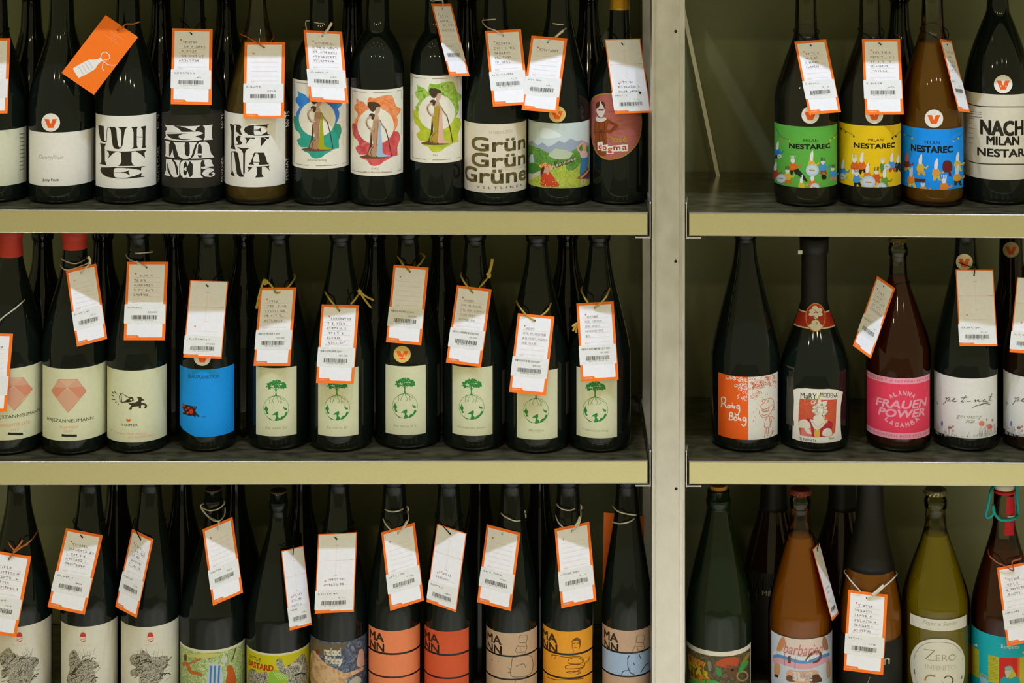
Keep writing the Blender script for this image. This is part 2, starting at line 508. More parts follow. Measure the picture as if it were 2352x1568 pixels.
# diagonal brace in the right bay, standing just in front of the back
b0, b1 = P(1541, -115, 0.245), P(1651, 412, 0.245)
dv = (b1 - b0).normalized(); sx = Vector((dv.z, 0, -dv.x)) * 0.0028; th = Vector((0, 0.0018, 0))
V = [b0 - sx, b0 + sx, b1 + sx, b1 - sx]; V = V + [p + th for p in V]
part('cross_brace', (V, [(0, 1, 2, 3), (7, 6, 5, 4), (0, 4, 5, 1), (1, 5, 6, 2), (2, 6, 7, 3), (3, 7, 4, 0)]), M_POST)
a, b = P(1601, 412.5, 0.244), P(1655, 412.5, 0.244)
part('brace_foot', box_vf(a.x, b.x, 0.243, 0.262, a.z - 0.0008, a.z + 0.0006), M_POST)

# ---------------------------------------------------------------- bottles
G_BLACK = dark_glass('dark_bottle_glass', '#101713', 0.05)
G_GREEN = dark_glass('deep_green_glass', '#12200f', 0.06)
G_BROWN = dark_glass('dark_brown_glass', '#1e1208', 0.06)
G_CLEAR = glass_shell('clear_glass', '#dfe2cc', 0.0)
G_OLIVE = glass_shell('pale_olive_glass', '#c8cc9c', 0.015)
BOTTLES = {}
class LabelCanvas(Canvas):
    def __init__(self, b, h0=0.0003):
        Canvas.__init__(self)
        self.b = b; self.h0 = h0
    def A(self, x, y):
        b = self.b; k = (x - VX) / F
        r = b.r; z = None
        for _ in range(4):
            qa = k * k + 1; qb = k * (k * D - b.X) - b.dc; qc = (k * D - b.X) ** 2 + b.dc ** 2 - (r * 0.9995) ** 2
            disc = max(qb * qb - qa * qc, 0.0)
            Y = (-qb - math.sqrt(disc)) / qa
            z = CZ - (y - HY) * (D + Y) / F
            r = b.rad(z)
        th = math.atan2(k * (D + Y) - b.X, -(Y - b.dc))
        return (th * b.r, z)
    def map(self, p, off):
        th = p[0] / self.b.r
        r = self.b.rad(p[1]) + off
        return (self.b.X + r * math.sin(th), self.b.dc - r * math.cos(th), p[1])
    def band(self, x0, x1, y0, y1, m, layer=0):
        """strip of paper; rows measured on the bottle's front line, columns at its side edges"""
        cxp = self.b.cx
        u0 = self.A(x0, (y0 + y1) / 2)[0]; u1 = self.A(x1, (y0 + y1) / 2)[0]
        v0 = self.A(cxp, y1)[1]; v1 = self.A(cxp, y0)[1]
        self.tris.append((((u0, v0), (u1, v0), (u1, v1)), layer, m)); self.tris.append((((u0, v0), (u1, v1), (u0, v1)), layer, m))
class Bottle:
    def __init__(self, key, words, bay, row, cx, w, by, ysh, ynk, wn, ytop=None, glass=None, a=1.5, b=1.35,
                 liquid=None, yliq=None, wtop=None, lip=True, group='wine bottles on the shelves', back=False, H=None):
        self.key = key; self.cx = cx
        ys = shelf_y(bay, row, cx)
        df = D * ((ys - HY) / (by - HY) - 1.0)
        self.df = df
        r = w / 2.0 * (D + df + 0.04) / F
        dc = df + r * 0.97
        r = w / 2.0 * (D + dc) / F
        self.r, self.dc, self.X = r, dc, (cx - VX) * (D + dc) / F
        self.z0 = shelf_z(bay, row, self.X) + 0.0002
        zy = lambda y: CZ - (y - HY) * (D + dc) / F - self.z0
        px = (D + dc) / F
        zs, zn = zy(ysh), zy(ynk)
        zt = zy(ytop) if ytop is not None else (H or 0.312)
        zt = min(zt, 0.326)
        rn = wn / 2.0 * px; rt = (wtop / 2.0 * px) if wtop else rn * 0.9
        pr = [(0, 0.006), (r * 0.5, 0.004), (r * 0.78, 0.0002), (r * 0.88, 0.0004), (r * 0.95, 0.0022), (r * 0.988, 0.0055), (r, 0.011)]
        n = 5
        for i in range(1, n): pr.append((r, 0.011 + (zs - 0.011) * i / n))
        m = 16
        for i in range(m + 1):
            t = i / m
            pr.append((rn + (r - rn) * max(0.0, 1 - t ** a) ** b, zs + (zn - zs) * t))
        if lip:
            pr += [(rt + (rn - rt) * 0.3, zn + (zt - 0.026 - zn) * 0.6), (rt, zt - 0.026), (rt + 0.0006, zt - 0.0245), (rt + 0.0020, zt - 0.023), (rt + 0.0022, zt - 0.014),
                   (rt + 0.0016, zt - 0.0125), (rt + 0.0005, zt - 0.012), (rt + 0.0005, zt - 0.0012), (rt - 0.001, zt), (0, zt)]
        else:
            pr += [(rt, zt - 0.001), (rt - 0.001, zt), (0, zt)]
        self.prof = pr; self.zt = zt; self.rn = rn; self.rt = rt
        root = empty('wine_bottle', (self.X, dc, self.z0))
        tag_props(root, words, 'bottle', group)
        self.root = root; root['axis'] = 0
        del root['axis']
        V, Fc = lathe(pr, self.X, dc, self.z0, 56)
        g = glass or G_BLACK
        obj('glass_body', V, Fc, g, root, smooth=True)
        if liquid:
            zl = zy(yliq)
            ip = [(0, 0.009), (r * 0.5, 0.0085), (r * 0.8, 0.005), (r - 0.004, 0.0085), (r - 0.0022, 0.014)]
            for rr, zz in pr:
                if 0.014 < zz < zl: ip.append((max(rr - 0.0022, 0.004), zz))
            rl = max(self.rad(self.z0 + zl) - 0.0022, 0.004)
            ip += [(rl, zl - 0.0002), (rl * 0.97, zl), (0, zl)]
            V, Fc = lathe(ip, self.X, dc, self.z0, 48)
            obj('wine', V, Fc, liquid, root, smooth=True)
        BOTTLES[key] = self
    def rad(self, z):
        zz = z - self.z0; pr = self.prof
        if zz <= pr[6][1]: return self.r
        for i in range(6, len(pr) - 1):
            if pr[i][1] <= zz <= pr[i + 1][1]:
                d = pr[i + 1][1] - pr[i][1]
                t = (zz - pr[i][1]) / d if d > 1e-9 else 0
                return pr[i][0] + (pr[i + 1][0] - pr[i][0]) * t
        return pr[-2][0]
    def z(self, y): return CZ - (y - HY) * (D + self.dc) / F
    def rpx(self, y): return self.rad(self.z(y)) * F / (D + self.dc)
    def label(self, name='label'):
        return LabelCanvas(self)
    def sleeve(self, name, ya, yb, m, add=0.0005, top=False, flare=0.0, parent=None):
        """close-fitting capsule from row yb (low) up to row ya (high)"""
        za = (self.z(ya) if ya is not None else self.z0 + self.zt + 0.001); zb = self.z(yb)
        n = 14; pr = [(self.rad(zb), zb - self.z0)]
        for i in range(n + 1):
            z = zb + (za - zb) * i / n
            pr.append((self.rad(min(z, self.z0 + self.zt - 0.013)) + add + flare * i / n, z - self.z0))
        if top: pr.append((pr[-1][0] - 0.001, pr[-1][1] + 0.0008)); pr.append((0, pr[-1][1]))
        else: pr.append((self.rad(za), pr[-1][1]))
        V, Fc = lathe(pr, self.X, self.dc, self.z0, 40)
        return obj(name, V, Fc, m, parent or self.root, smooth=True)
    def cork(self, m, up=0.003, r=None):
        r = r or self.rt * 0.8
        V, Fc = lathe([(r, self.zt - 0.002), (r, self.zt + up - 0.0006), (r - 0.0006, self.zt + up), (0, self.zt + up)], self.X, self.dc, self.z0, 28)
        return obj('cork', V, Fc, m, self.root)
    def crown(self, m, r=None):
        r = (r or self.rt + 0.001)
        V, Fc = [], []
        n = 42
        for k, (rr, zz) in enumerate(((1.16, -0.0045), (1.06, -0.001), (0.98, 0.0012), (0.8, 0.002))):
            for i in range(n):
                a = 2 * math.pi * i / n
                q = r * rr * (1 + (0.05 if (i % 2 and k == 0) else 0.0))
                V.append((self.X + q * math.sin(a), self.dc - q * math.cos(a), self.z0 + self.zt + zz))
        for k in range(3):
            for i in range(n): Fc.append((k * n + i, k * n + (i + 1) % n, (k + 1) * n + (i + 1) % n, (k + 1) * n + i))
        Fc.append(tuple(3 * n + i for i in range(n)))
        return obj('crown_cap', V, Fc, m, self.root)
    def rear(self, y0, y1, m, name='rear_label', half=0.42):
        c = LabelCanvas(self, -0.0018)
        zz = lambda y: CZ - (y - HY) * (D + self.dc + self.r) / F
        u0, u1 = (math.pi * (1 - half)) * self.r, (math.pi * (1 + half)) * self.r
        c.add([(u0, zz(y1)), (u1, zz(y1)), (u1, zz(y0)), (u0, zz(y0))], [(0, 1, 2), (0, 2, 3)], 0, m)
        c.h0 = 0.0003
        return c.build(name, self.root)
    def finish(self, base, prints, name='label'):
        o = base.build(name, self.root)
        if prints is not None and prints.tris: prints.build(name + '_print', o)
        return o
    def vsticker(self, x, y, r=21, cream=False, face='#ece7dc'):
        c = LabelCanvas(self, 0.0007)
        c.zoom(0, 0, 1)
        c.ell(x, y, r, r, paper('#e0c06a' if cream else face), 0, 28)
        o = c.build('round_sticker', self.root, 0.004)
        p = LabelCanvas(self, 0.0007); p.zoom(x, y, 1)
        s = r / 21.0
        p.poly([(q[0] * s, q[1] * s) for q in ((-14.5, -8), (-4.5, -8), (0, 3.5), (4.5, -8), (14.5, -8), (6, 12.5), (-6, 12.5))], ink('#f0621c'), 1)
        p.build('letter_v', o, 0.004)
        return o
# ---------------------------------------------------------------- price tags
TW, TH = 0.0522, 0.1065
O_CARD = mat('orange_card', '#ff7a1f', 0.6, 0, 0.25)
O_INK = ink('#f28a5a'); O_FAINT = ink('#eeb79c'); G_HAND = ink('#86817c'); K_BAR = ink('#3d3628'); K_TXT = ink('#8d8779')
W_TAG = paper('#f1f0f2'); W_STICK = paper('#e9e8e4')
M_BLACKSTR = mat('black_string', '#0c0c0b', 0.6)
M_WHITESTR = mat('white_plastic_loop', '#d9d2bd', 0.4)
M_TWINE = mat('straw_twine', '#b59a3f', 0.8, noise=0.2, nscale=900)
M_RAFFIA = mat('orange_raffia', '#b9692f', 0.8)
M_REDTWINE = mat('red_white_twine', '#b05a4a', 0.8, noise=0.6, nscale=700)
class TagCanvas(Canvas):
    def __init__(self, o, ex, ey, n):
        Canvas.__init__(self)
        self.o, self.ex, self.ey, self.n = o, ex, ey, n
        self.h0 = 0.00035
        self.squash = 1.9
    def uv(self, x, y): return (x, 1.0 - y)
    def map(self, p, off): return self.o + self.ex * p[0] + self.ey * p[1] + self.n * off
    def stroke(self, pts, wd, m, layer=1, sm=3):     # widths stay true although the card is tall
        k = 0.52
        if sm and len(pts) > 2: pts = [(p.x, p.y) for p in catmull([(p[0], p[1], 0) for p in pts], sm)]
        n = len(pts); L_, R_ = [], []
        for i in range(n):
            a = pts[max(i - 1, 0)]; b = pts[min(i + 1, n - 1)]
            tx, ty = b[0] - a[0], (b[1] - a[1]) / k; l = math.hypot(tx, ty) or 1.0
            nx, ny = -ty / l * wd / 2, tx / l * wd / 2 * k
            L_.append(self.uv(pts[i][0] + nx, pts[i][1] + ny)); R_.append(self.uv(pts[i][0] - nx, pts[i][1] - ny))
        for i in range(n - 1):
            self.tris.append(((L_[i], L_[i + 1], R_[i + 1]), layer, m)); self.tris.append(((L_[i], R_[i + 1], R_[i]), layer, m))
    def dot(self, x, y, r, m, layer=3, n=12):
        self.poly([(x + r * math.cos(2 * math.pi * i / n), y + 0.52 * r * math.sin(2 * math.pi * i / n)) for i in range(n)], m, layer)
    def heart(self, x, y, r):
        self.poly([(x - r, y - 0.25 * r), (x - 0.5 * r, y - 0.5 * r), (x, y - 0.25 * r), (x + 0.5 * r, y - 0.5 * r), (x + r, y - 0.25 * r), (x, y + 0.5 * r)], ink('#e8622c'), 3)
    def scribble(self, x0, x1, y, h, rng, m=G_HAND, wd=0.0085):
        x = x0
        while x < x1 - 0.03:
            cw = rng.uniform(0.05, 0.075)
            if rng.random() < 0.16:
                self.stroke([(x + 0.01, y), (x + 0.004, y + 0.008)], wd, m, 3, 0); x += 0.05; continue
            for _ in range(rng.choice((2, 3, 3))):
                a = rng.random()
                if a < 0.4: q = x + rng.uniform(0.1, 0.9) * cw; self.stroke([(q, y - h * rng.uniform(.7, 1)), (q + rng.uniform(-.008, .008), y - h * rng.uniform(0, .3))], wd, m, 3, 0)
                elif a < 0.7:
                    q = y - h * rng.uniform(.05, .95); self.stroke([(x, q), (x + cw * 0.8, q - 0.006)], wd, m, 3, 0)
                else:
                    q = y - h * 0.5; self.stroke([(x, q - h * .3), (x + cw * .5, q - h * .35), (x + cw * .35, q + h * .3), (x + cw * 0.7, q + h * .2)], wd, m, 3, 2)
            x += cw
    def barcode(self, x0, x1, y0, y1, rng, digits=None):
        x = x0
        while x < x1:
            b = rng.choice((0.006, 0.006, 0.011, 0.017)); g = rng.choice((0.006, 0.009, 0.014))
            self.poly([(x, y0), (x + b, y0), (x + b, y1), (x, y1)], K_BAR, 3)
            x += b + g
        if digits: self.text(digits, x0 + 0.07, y1 + 0.004, x1 - 0.07, y1 + 0.021, K_TXT, 3, spacing=1.3)
        else:
            q = x0 + 0.07
            while q < x1 - 0.08:
                self.stroke([(q, y1 + 0.006), (q + rng.uniform(-.008, .008), y1 + 0.017)], .009, K_TXT, 3, 0); q += 0.034
TAGN = [0]
def tag(words, b, corners, sgn=0, style='A', hand=2, string='black', sticker=None, price=None, digits=None, lean=0.020, dd=0.0,
        pts=None, knot=None, face=1, ext=None, stick_y=None, extra=None, ystr=None, maxyaw=0.8):
    """a card of about 55 x 106 mm hanging from a bottle; corners TL TR BR BL as seen in the photograph"""
    TAGN[0] += 1
    rng = random.Random(TAGN[0] * 7 + 3)
    TL, TR, BR, BL = corners
    bt = BOTTLES[b]
    k = (D + bt.df) / F
    wap = math.hypot((TR[0] - TL[0] + BR[0] - BL[0]) / 2, 0) * k
    if style in ('C',): wap = TW
    yaw = sgn * min(math.sqrt(max(0.0, TW ** 2 - wap ** 2)), TW * maxyaw) / 2 if abs(sgn) else 0.0
    if abs(sgn) not in (0, 1): yaw = sgn
    yaw *= 0.5
    push = 0.0
    for _ in range(6):                                   # slide the card forward until no bottle pokes through it
        dB = bt.df - 0.004 + dd - push; dT = dB + lean
        q = [P(TL[0], TL[1], dT - yaw), P(TR[0], TR[1], dT + yaw), P(BR[0], BR[1], dB + yaw), P(BL[0], BL[1], dB - yaw)]
        ex = ((q[1] - q[0]) + (q[2] - q[3])) / 2; ey = ((q[0] - q[3]) + (q[1] - q[2])) / 2
        o = sum(q, Vector()) / 4 - ex / 2 - ey / 2
        if style == 'D': break
        pen = 0.0
        for ob in BOTTLES.values():
            if abs(ob.X - o.x) > 0.15 or not (ob.z0 - 0.01 < o.z < ob.z0 + ob.zt): continue
            for iu in range(7):
                for iv in range(9):
                    w_ = o + ex * (iu / 6.0) + ey * (iv / 8.0)
                    rr = ob.rad(w_.z) + 0.0016 if w_.z < ob.z0 + ob.zt else 0.0
                    dx = w_.x - ob.X
                    if abs(dx) < rr: pen = max(pen, w_.y - (ob.dc - math.sqrt(rr * rr - dx * dx)))
        if pen <= 1e-5: break
        push += pen
    n = ex.cross(ey).normalized()
    hole = (0.48, 0.072)
    root = empty('price_tag', tuple(o + ex * 0.5))
    tag_props(root, words, 'price tag', 'price tags hanging on the bottles')
    th = 0.00035
    V = [o, o + ex, o + ex + ey, o + ey]
    V = [p + n * th for p in V] + [p - n * th for p in V]
    obj('card', V, [(0, 1, 2, 3), (7, 6, 5, 4), (0, 4, 5, 1), (1, 5, 6, 2), (2, 6, 7, 3), (3, 7, 4, 0)], O_CARD, root)
    C = TagCanvas(o, ex, ey, n); C.h0 = th
    S_ = TagCanvas(o, ex, ey, n); S_.h0 = th
    if style == 'A':
        C.poly([(.062, .034), (.925, .034), (.925, .957), (.915, .963), (.385, .963), (.365, .955), (.345, .938), (.075, .938), (.062, .931)], W_TAG, 1)
        C.heart(.225, .152, .026)
        sy0, sy1 = stick_y or (.543, .792)
        for i in range(6):
            y = .203 + .0615 * i
            if y < sy0 - 0.03: C.stroke([(.17, y), (.83, y)], 0.005, O_FAINT, 2, 0)
        C.text('Price', .17, sy0 - .028, .28, sy0 - .014, O_INK, 2)
        ky = 1.0
    elif style == 'B':
        C.poly([(.025, .012), (.975, .012), (.975, .972), (.40, .972), (.37, .958), (.025, .958)], W_TAG, 1)
        C.stroke([(.08, .345), (.94, .345)], 0.005, O_FAINT, 2, 0); C.stroke([(.49, .17), (.49, .515)], 0.005, O_FAINT, 2, 0)
        C.stroke([(.45, .155), (.54, .155)], 0.008, O_INK, 2, 0); C.stroke([(.45, .53), (.54, .53)], 0.008, O_INK, 2, 0)
        C.stroke([(.06, .345), (.12, .345)], 0.008, O_INK, 2, 0); C.stroke([(.85, .34), (.95, .34)], 0.008, O_INK, 2, 0)
        C.heart(.235, .60, .026)
        sy0, sy1 = stick_y or (.715, .955)
        C.stroke([(.2, .655), (.85, .655)], 0.004, O_FAINT, 2, 0)
    if style in 'AB':
        K = TagCanvas(o, ex, ey, n); K.h0 = th + 0.0001
        ov = 0.012
        K.poly([(-ov + .012, sy0), (.98 - .012, sy0), (.98, sy0 + .008), (.98, sy1 - .008), (.968, sy1), (-ov + .012, sy1), (-ov, sy1 - .008), (-ov, sy0 + .008)], W_STICK, 1)
        f = (sy1 - sy0)
        if sticker: K.text(sticker, .06, sy0 + .035 * 1.0, .06 + min(.86, .036 * len(sticker)), sy0 + .062, K_TXT, 3, bold=0.006)
        else: K.scribble(.06, .06 + rng.uniform(.35, .6), sy0 + .056, .02, rng, K_TXT, .008)
        if price: K.text(price, .56, sy0 + .09, .79, sy0 + .112, K_TXT, 3)
        else: K.scribble(.58, .78, sy0 + .11, .017, rng, K_TXT, .007)
        K.barcode(.165, .79, sy0 + f * .56, sy0 + f * .77, rng, digits)
        C.text('KIOSK.EP', .085, .951, .30, .966, ink('#fff2ea'), 2, bold=0.03)
        if isinstance(hand, (list, tuple)):
            for i, s in enumerate(hand):
                if s: C.text(s, .19 + (.07 if i == 0 else 0), .166 + .0615 * i, .19 + (.07 if i == 0 else 0) + min(.70, .058 * len(s)), .198 + .0615 * i, G_HAND, 3)
        elif hand:
            for i in range(hand):
                y0 = .195 if style == 'A' else .60
                C.scribble(.19 + (.08 if i == 0 else 0), rng.uniform(.6, .86), y0 + .0615 * i, .032, rng)
        o1 = C.build('card_print', root, 0)
        s1 = K.build('barcode_sticker', root, 0)
    else:
        if style == 'C':
            wh = ink('#f3ece6'); li = ink('#c9d2cf')
            # white bottle drawing and fine print on the orange side
            def R_(x, y):
                dx, dy = (x - .5), (y - .62) * 1.92
                ca, sa = math.cos(.42), math.sin(.42)
                return (.45 + dx * ca - dy * sa, .70 + (dx * sa + dy * ca) / 1.92)
            C.smooth([R_(*q_) for q_ in ((.36, .80), (.36, .60), (.42, .53), (.46, .47), (.46, .435), (.56, .435), (.56, .47), (.60, .53), (.66, .60), (.66, .80), (.62, .83), (.40, .83))], wh, 1, 3)
            for i in range(4): C.stroke([R_(.39, .60 + .05 * i), R_(.63, .60 + .05 * i)], .022, li, 2, 0)
            C.stroke([R_(*q_) for q_ in ((.47, .44), (.38, .39), (.40, .34), (.52, .32), (.60, .36), (.56, .42), (.72, .40), (.82, .32))], .018, wh, 2)
            C.stroke([R_(*q_) for q_ in ((.58, .43), (.72, .49), (.82, .49))], .016, wh, 2)
            C.scribble(.40, .66, .185, .016, rng, ink('#ffb07a'), .008); C.scribble(.43, .62, .215, .016, rng, ink('#ffb07a'), .008)
            C.stroke([(.30, .145), (.76, .145)], .006, ink('#ffb07a'), 2, 0); C.stroke([(.30, .235), (.76, .235)], .006, ink('#ffb07a'), 2, 0)
            C.build('card_print', root, 0)
    Hc = TagCanvas(o, ex, ey, n); Hc.h0 = th + 0.0003
    Hc.dot(hole[0], hole[1], .024, M_HOLE, 4)
    if extra: Hc.dot(extra[0], extra[1], .035, ink('#6a5a45'), 4, 16); Hc.dot(extra[0], extra[1], .024, M_HOLE, 5, 16)
    Hc.build('punched_hole', root, 0)
    # string: px points with a depth code 0 tag, 1 neck front, 2 neck side, 3 behind the neck
    hp = Hc.map((hole[0], 1 - hole[1]), 0.0015)
    m, r = {'black': (M_BLACKSTR, .0007), 'white': (M_WHITESTR, .00095), 'twine': (M_TWINE, .00135), 'raffia': (M_RAFFIA, .0009), 'red': (M_REDTWINE, .0009)}[string]
    if string is None: return root
    if pts is None:
        yl = ystr if ystr is not None else min(TL[1], TR[1]) - 22
        hw = bt.rpx(yl) + 2.5
        nr = bt.rad(bt.z(yl))
        dts = [(bt.cx - hw, yl, bt.dc), (bt.cx, yl - 14, bt.dc + nr + .003), (bt.cx + hw, yl, bt.dc)]
        W = [P(*p) for p in dts]
        path = [hp, (hp + W[0]) / 2 + Vector((-.002, -.003, .002)), W[0], W[1], W[2], (hp + W[2]) / 2 + Vector((.002, -.003, .002)), hp - n * .003]
        V, Fc = tube(path, r, 6, 6)
    else:
        path = []
        for p in pts:
            if p == 'h': path.append(hp); continue
            x, y, c = p
            nr = bt.rad(bt.z(y))
            dep = {0: (o + ey).y - .003, 1: bt.dc - nr - .0025, 2: bt.dc, 3: bt.dc + nr + .003, 4: bt.dc - nr * .6}[c]
            path.append(P(x, y, dep))
        V, Fc = tube(path, r, 6, 6)
    st = obj('string', V, Fc, m, root, smooth=True)
    if knot:
        for kn in knot:                                          # each knot: list of px points, radius
            V, Fc = tube([P(x, y, (o + ey).y - .003 if len(kn[0]) and c == 0 else bt.dc - bt.rad(bt.z(y)) * .3) for x, y, c in kn[0]], kn[1], 7, 5)
            obj('knot', V, Fc, m, st, smooth=True)
    return root
# ---------------------------------------------------------------- the wine bottles, top row of the left bay
BK = ink('#2a261a'); WHITE_P = paper('#e9e6da'); CREAM = paper('#dadabf')
def polys(c, m, layer, *ps):
    for p in ps: c.poly(p, m, layer)
b = Bottle('T1', 'bottle with plain white label cut by the left picture edge, upper shelf', 'L', 0, -10, 148, 468, 235, 60, 56)
L = b.label(); L.band(-82, 60, 300, 428, CREAM)
p = b.label()
for i in range(10): p.zoom(0, 0, 1).stroke([(45, 308 + i * 9), (56, 306 + i * 9)], 2.2, ink('#8d8870'), 1, 0)
b.finish(L, p)
b = Bottle('T2', 'dark bottle with blank white label and faint handwriting beside the lettered labels', 'L', 0, 142, 150, 470, 235, 55, 58)
L = b.label(); L.band(68, 217, 304, 427, WHITE_P)
p = b.label().zoom(0, 0, 2.8)
p.text('Dentelleur', 250, 992, 410, 1020, ink('#b9b39c'), 1, shear=0.3)
p.text('Juicy Fruit', 275, 1146, 378, 1166, BK, 1, bold=0.02)
b.finish(L, p); b.vsticker(117, 281, 21)

b = Bottle('T3', 'bottle with white label lettered WHITE in black ornate capitals', 'L', 0, 294, 150, 471, 235, 55, 56)
L = b.label(); L.band(220.5, 358.5, 266, 432.5, WHITE_P)
p = b.label().zoom(200, 250, 7.84)
polys(p, BK, 1,
  [(205,285),(305,310),(308,430),(315,560),(330,578),(355,586),(355,600),(300,597),(255,575),(235,520),(215,400)],
  [(380,322),(500,325),(530,360),(540,520),(560,660),(585,690),(615,688),(600,715),(560,724),(500,715),(465,670),(445,520),(430,380),(410,345)],
  [(550,325),(740,322),(700,350),(680,390),(660,520),(640,650),(618,700),(605,690),(620,600),(620,420),(600,360)],
  [(790,325),(915,320),(895,360),(893,500),(895,660),(915,705),(800,717),(835,680),(835,420),(820,360)],
  [(960,322),(1060,302),(1050,400),(1048,660),(1070,692),(975,707),(995,660),(1000,500),(998,380)],
  [(890,496),(1002,500),(1002,514),(890,510)],
  [(235,610),(290,622),(345,625),(322,680),(325,930),(350,1000),(360,1015),(225,985),(255,960),(260,900),(255,700)],
  [(350,745),(480,760),(620,768),(870,755),(1070,735),(1030,790),(1040,885),(960,810),(870,762),(800,772),(800,950),(820,995),(860,1020),(560,1025),(600,990),(620,940),(612,790),(540,767),(470,800),(375,895),(400,840),(390,780)],
  [(260,1050),(500,1045),(1050,1025),(975,1060),(970,1110),(930,1095),(800,1072),(640,1062),(540,1060),(500,1068),(480,1095),(480,1185),(500,1225),(560,1240),(700,1240),(850,1205),(985,1150),(970,1200),(1040,1220),(900,1237),(700,1254),(500,1247),(350,1217),(270,1160),(240,1100)],
  [(490,1140),(600,1140),(690,1130),(765,1095),(745,1140),(780,1195),(690,1155),(600,1149),(490,1149)])
p.stroke([(352,590), (358,500), (362,400), (372,345), (400,328)], 9, BK, 1)
wv = ink('#bdb9a8')
p.text('WHITE CUVEE', 1258, 690, 1305, 1310, wv, 1, vert=1); p.text('NV 75', 1255, 100, 1300, 360, wv, 1, vert=1)
b.finish(L, p)

b = Bottle('T4', 'bottle with black label lettered SILVANER in white ornate capitals', 'L', 0, 444, 146, 471, 235, 55, 54)
L = b.label(); L.band(372, 512, 264, 432, mat('black_label', '#26231a', 0.6))
p = b.label().zoom(200, 250, 7.84)
WL = ink('#e4e1d8'); DK = mat('black_label', '#26231a', 0.6)
polys(p, WL, 1,
  [(1395,285),(1560,300),(1640,350),(1700,400),(1690,413),(1490,423),(1420,430),(1410,405),(1445,370),(1430,325)],
  [(1560,300),(1830,312),(2040,300),(1985,330),(1955,370),(1945,405),(1800,345),(1680,312)],
  [(1420,430),(1700,412),(2000,405),(2060,420),(2090,440),(2040,465),(1945,495),(2040,525),(2075,550),(1980,575),(1800,582),(1600,572),(1395,530),(1425,490),(1415,445)],
  [(2085,300),(2260,283),(2240,340),(2240,510),(2265,550),(2095,562),(2120,510),(2120,345)],
  [(1405,568),(1505,590),(1480,640),(1480,850),(1500,852),(1545,730),(1555,820),(1580,880),(1405,850),(1420,800),(1420,620)],
  [(1550,595),(1770,605),(1755,650),(1770,820),(1800,855),(1830,850),(1850,800),(1850,640),(1835,605),(1985,595),(1940,660),(1890,820),(1860,880),(1800,900),(1720,895),(1650,850),(1610,720),(1590,640)],
  [(1870,893),(1920,850),(1985,640),(2020,597),(2130,587),(2190,630),(2230,800),(2290,870),(2100,885)],
  [(1395,1185),(1425,1100),(1425,910),(1445,905),(1450,1100),(1505,1215)],
  [(1425,905),(1525,905),(1580,1000),(1620,1190),(1650,1190),(1640,1225),(1560,1230),(1500,1150),(1460,1000)],
  [(1560,915),(1690,925),(1665,980),(1660,1190),(1640,1220),(1635,1050),(1600,960)],
  [(1670,1080),(1690,960),(1730,925),(1790,925),(1740,990),(1735,1150),(1780,1238),(1730,1236),(1690,1190)],
  [(1738,1075),(1790,1040),(1790,1120),(1738,1087)], [(1760,925),(1852,930),(1810,1030),(1790,960)], [(1750,1225),(1852,1240),(1810,1120),(1790,1180)],
  [(1840,925),(2070,920),(2045,970),(2045,1190),(2090,1235),(1840,1242),(1900,1190),(1910,1000)],
  [(2070,917),(2200,905),(2250,930),(2245,970),(2280,1030),(2230,1045),(2110,1046),(2060,1072),(2200,1065),(2275,1075),(2285,1110),(2200,1150),(2180,1195),(2240,1205),(2270,1180),(2230,1157),(2270,1135),(2300,1160),(2290,1200),(2220,1227),(2120,1215),(2070,1170),(2100,1110),(2160,1078),(2065,1080),(2050,1050),(2130,1030),(2105,960),(2120,930)])
polys(p, DK, 2, [(1500,520),(1600,548),(1750,560),(1890,552),(1700,540),(1648,510),(1655,478),(1720,450),(1850,432),(1600,447),(1430,450)],
  [(2000,645),(2040,627),(2065,680),(2068,800),(1988,800)], [(1988,832),(2068,832),(2058,872),(2030,882),(2002,862)], [(1950,498),(2030,480),(2070,500),(2030,520)])
p.zoom(500, 250, 7.84)
p.text('SILVANER', 62, 870, 108, 1315, WL, 1, vert=1); p.text('NV 75', 60, 100, 104, 350, WL, 1, vert=1)
b.finish(L, p)

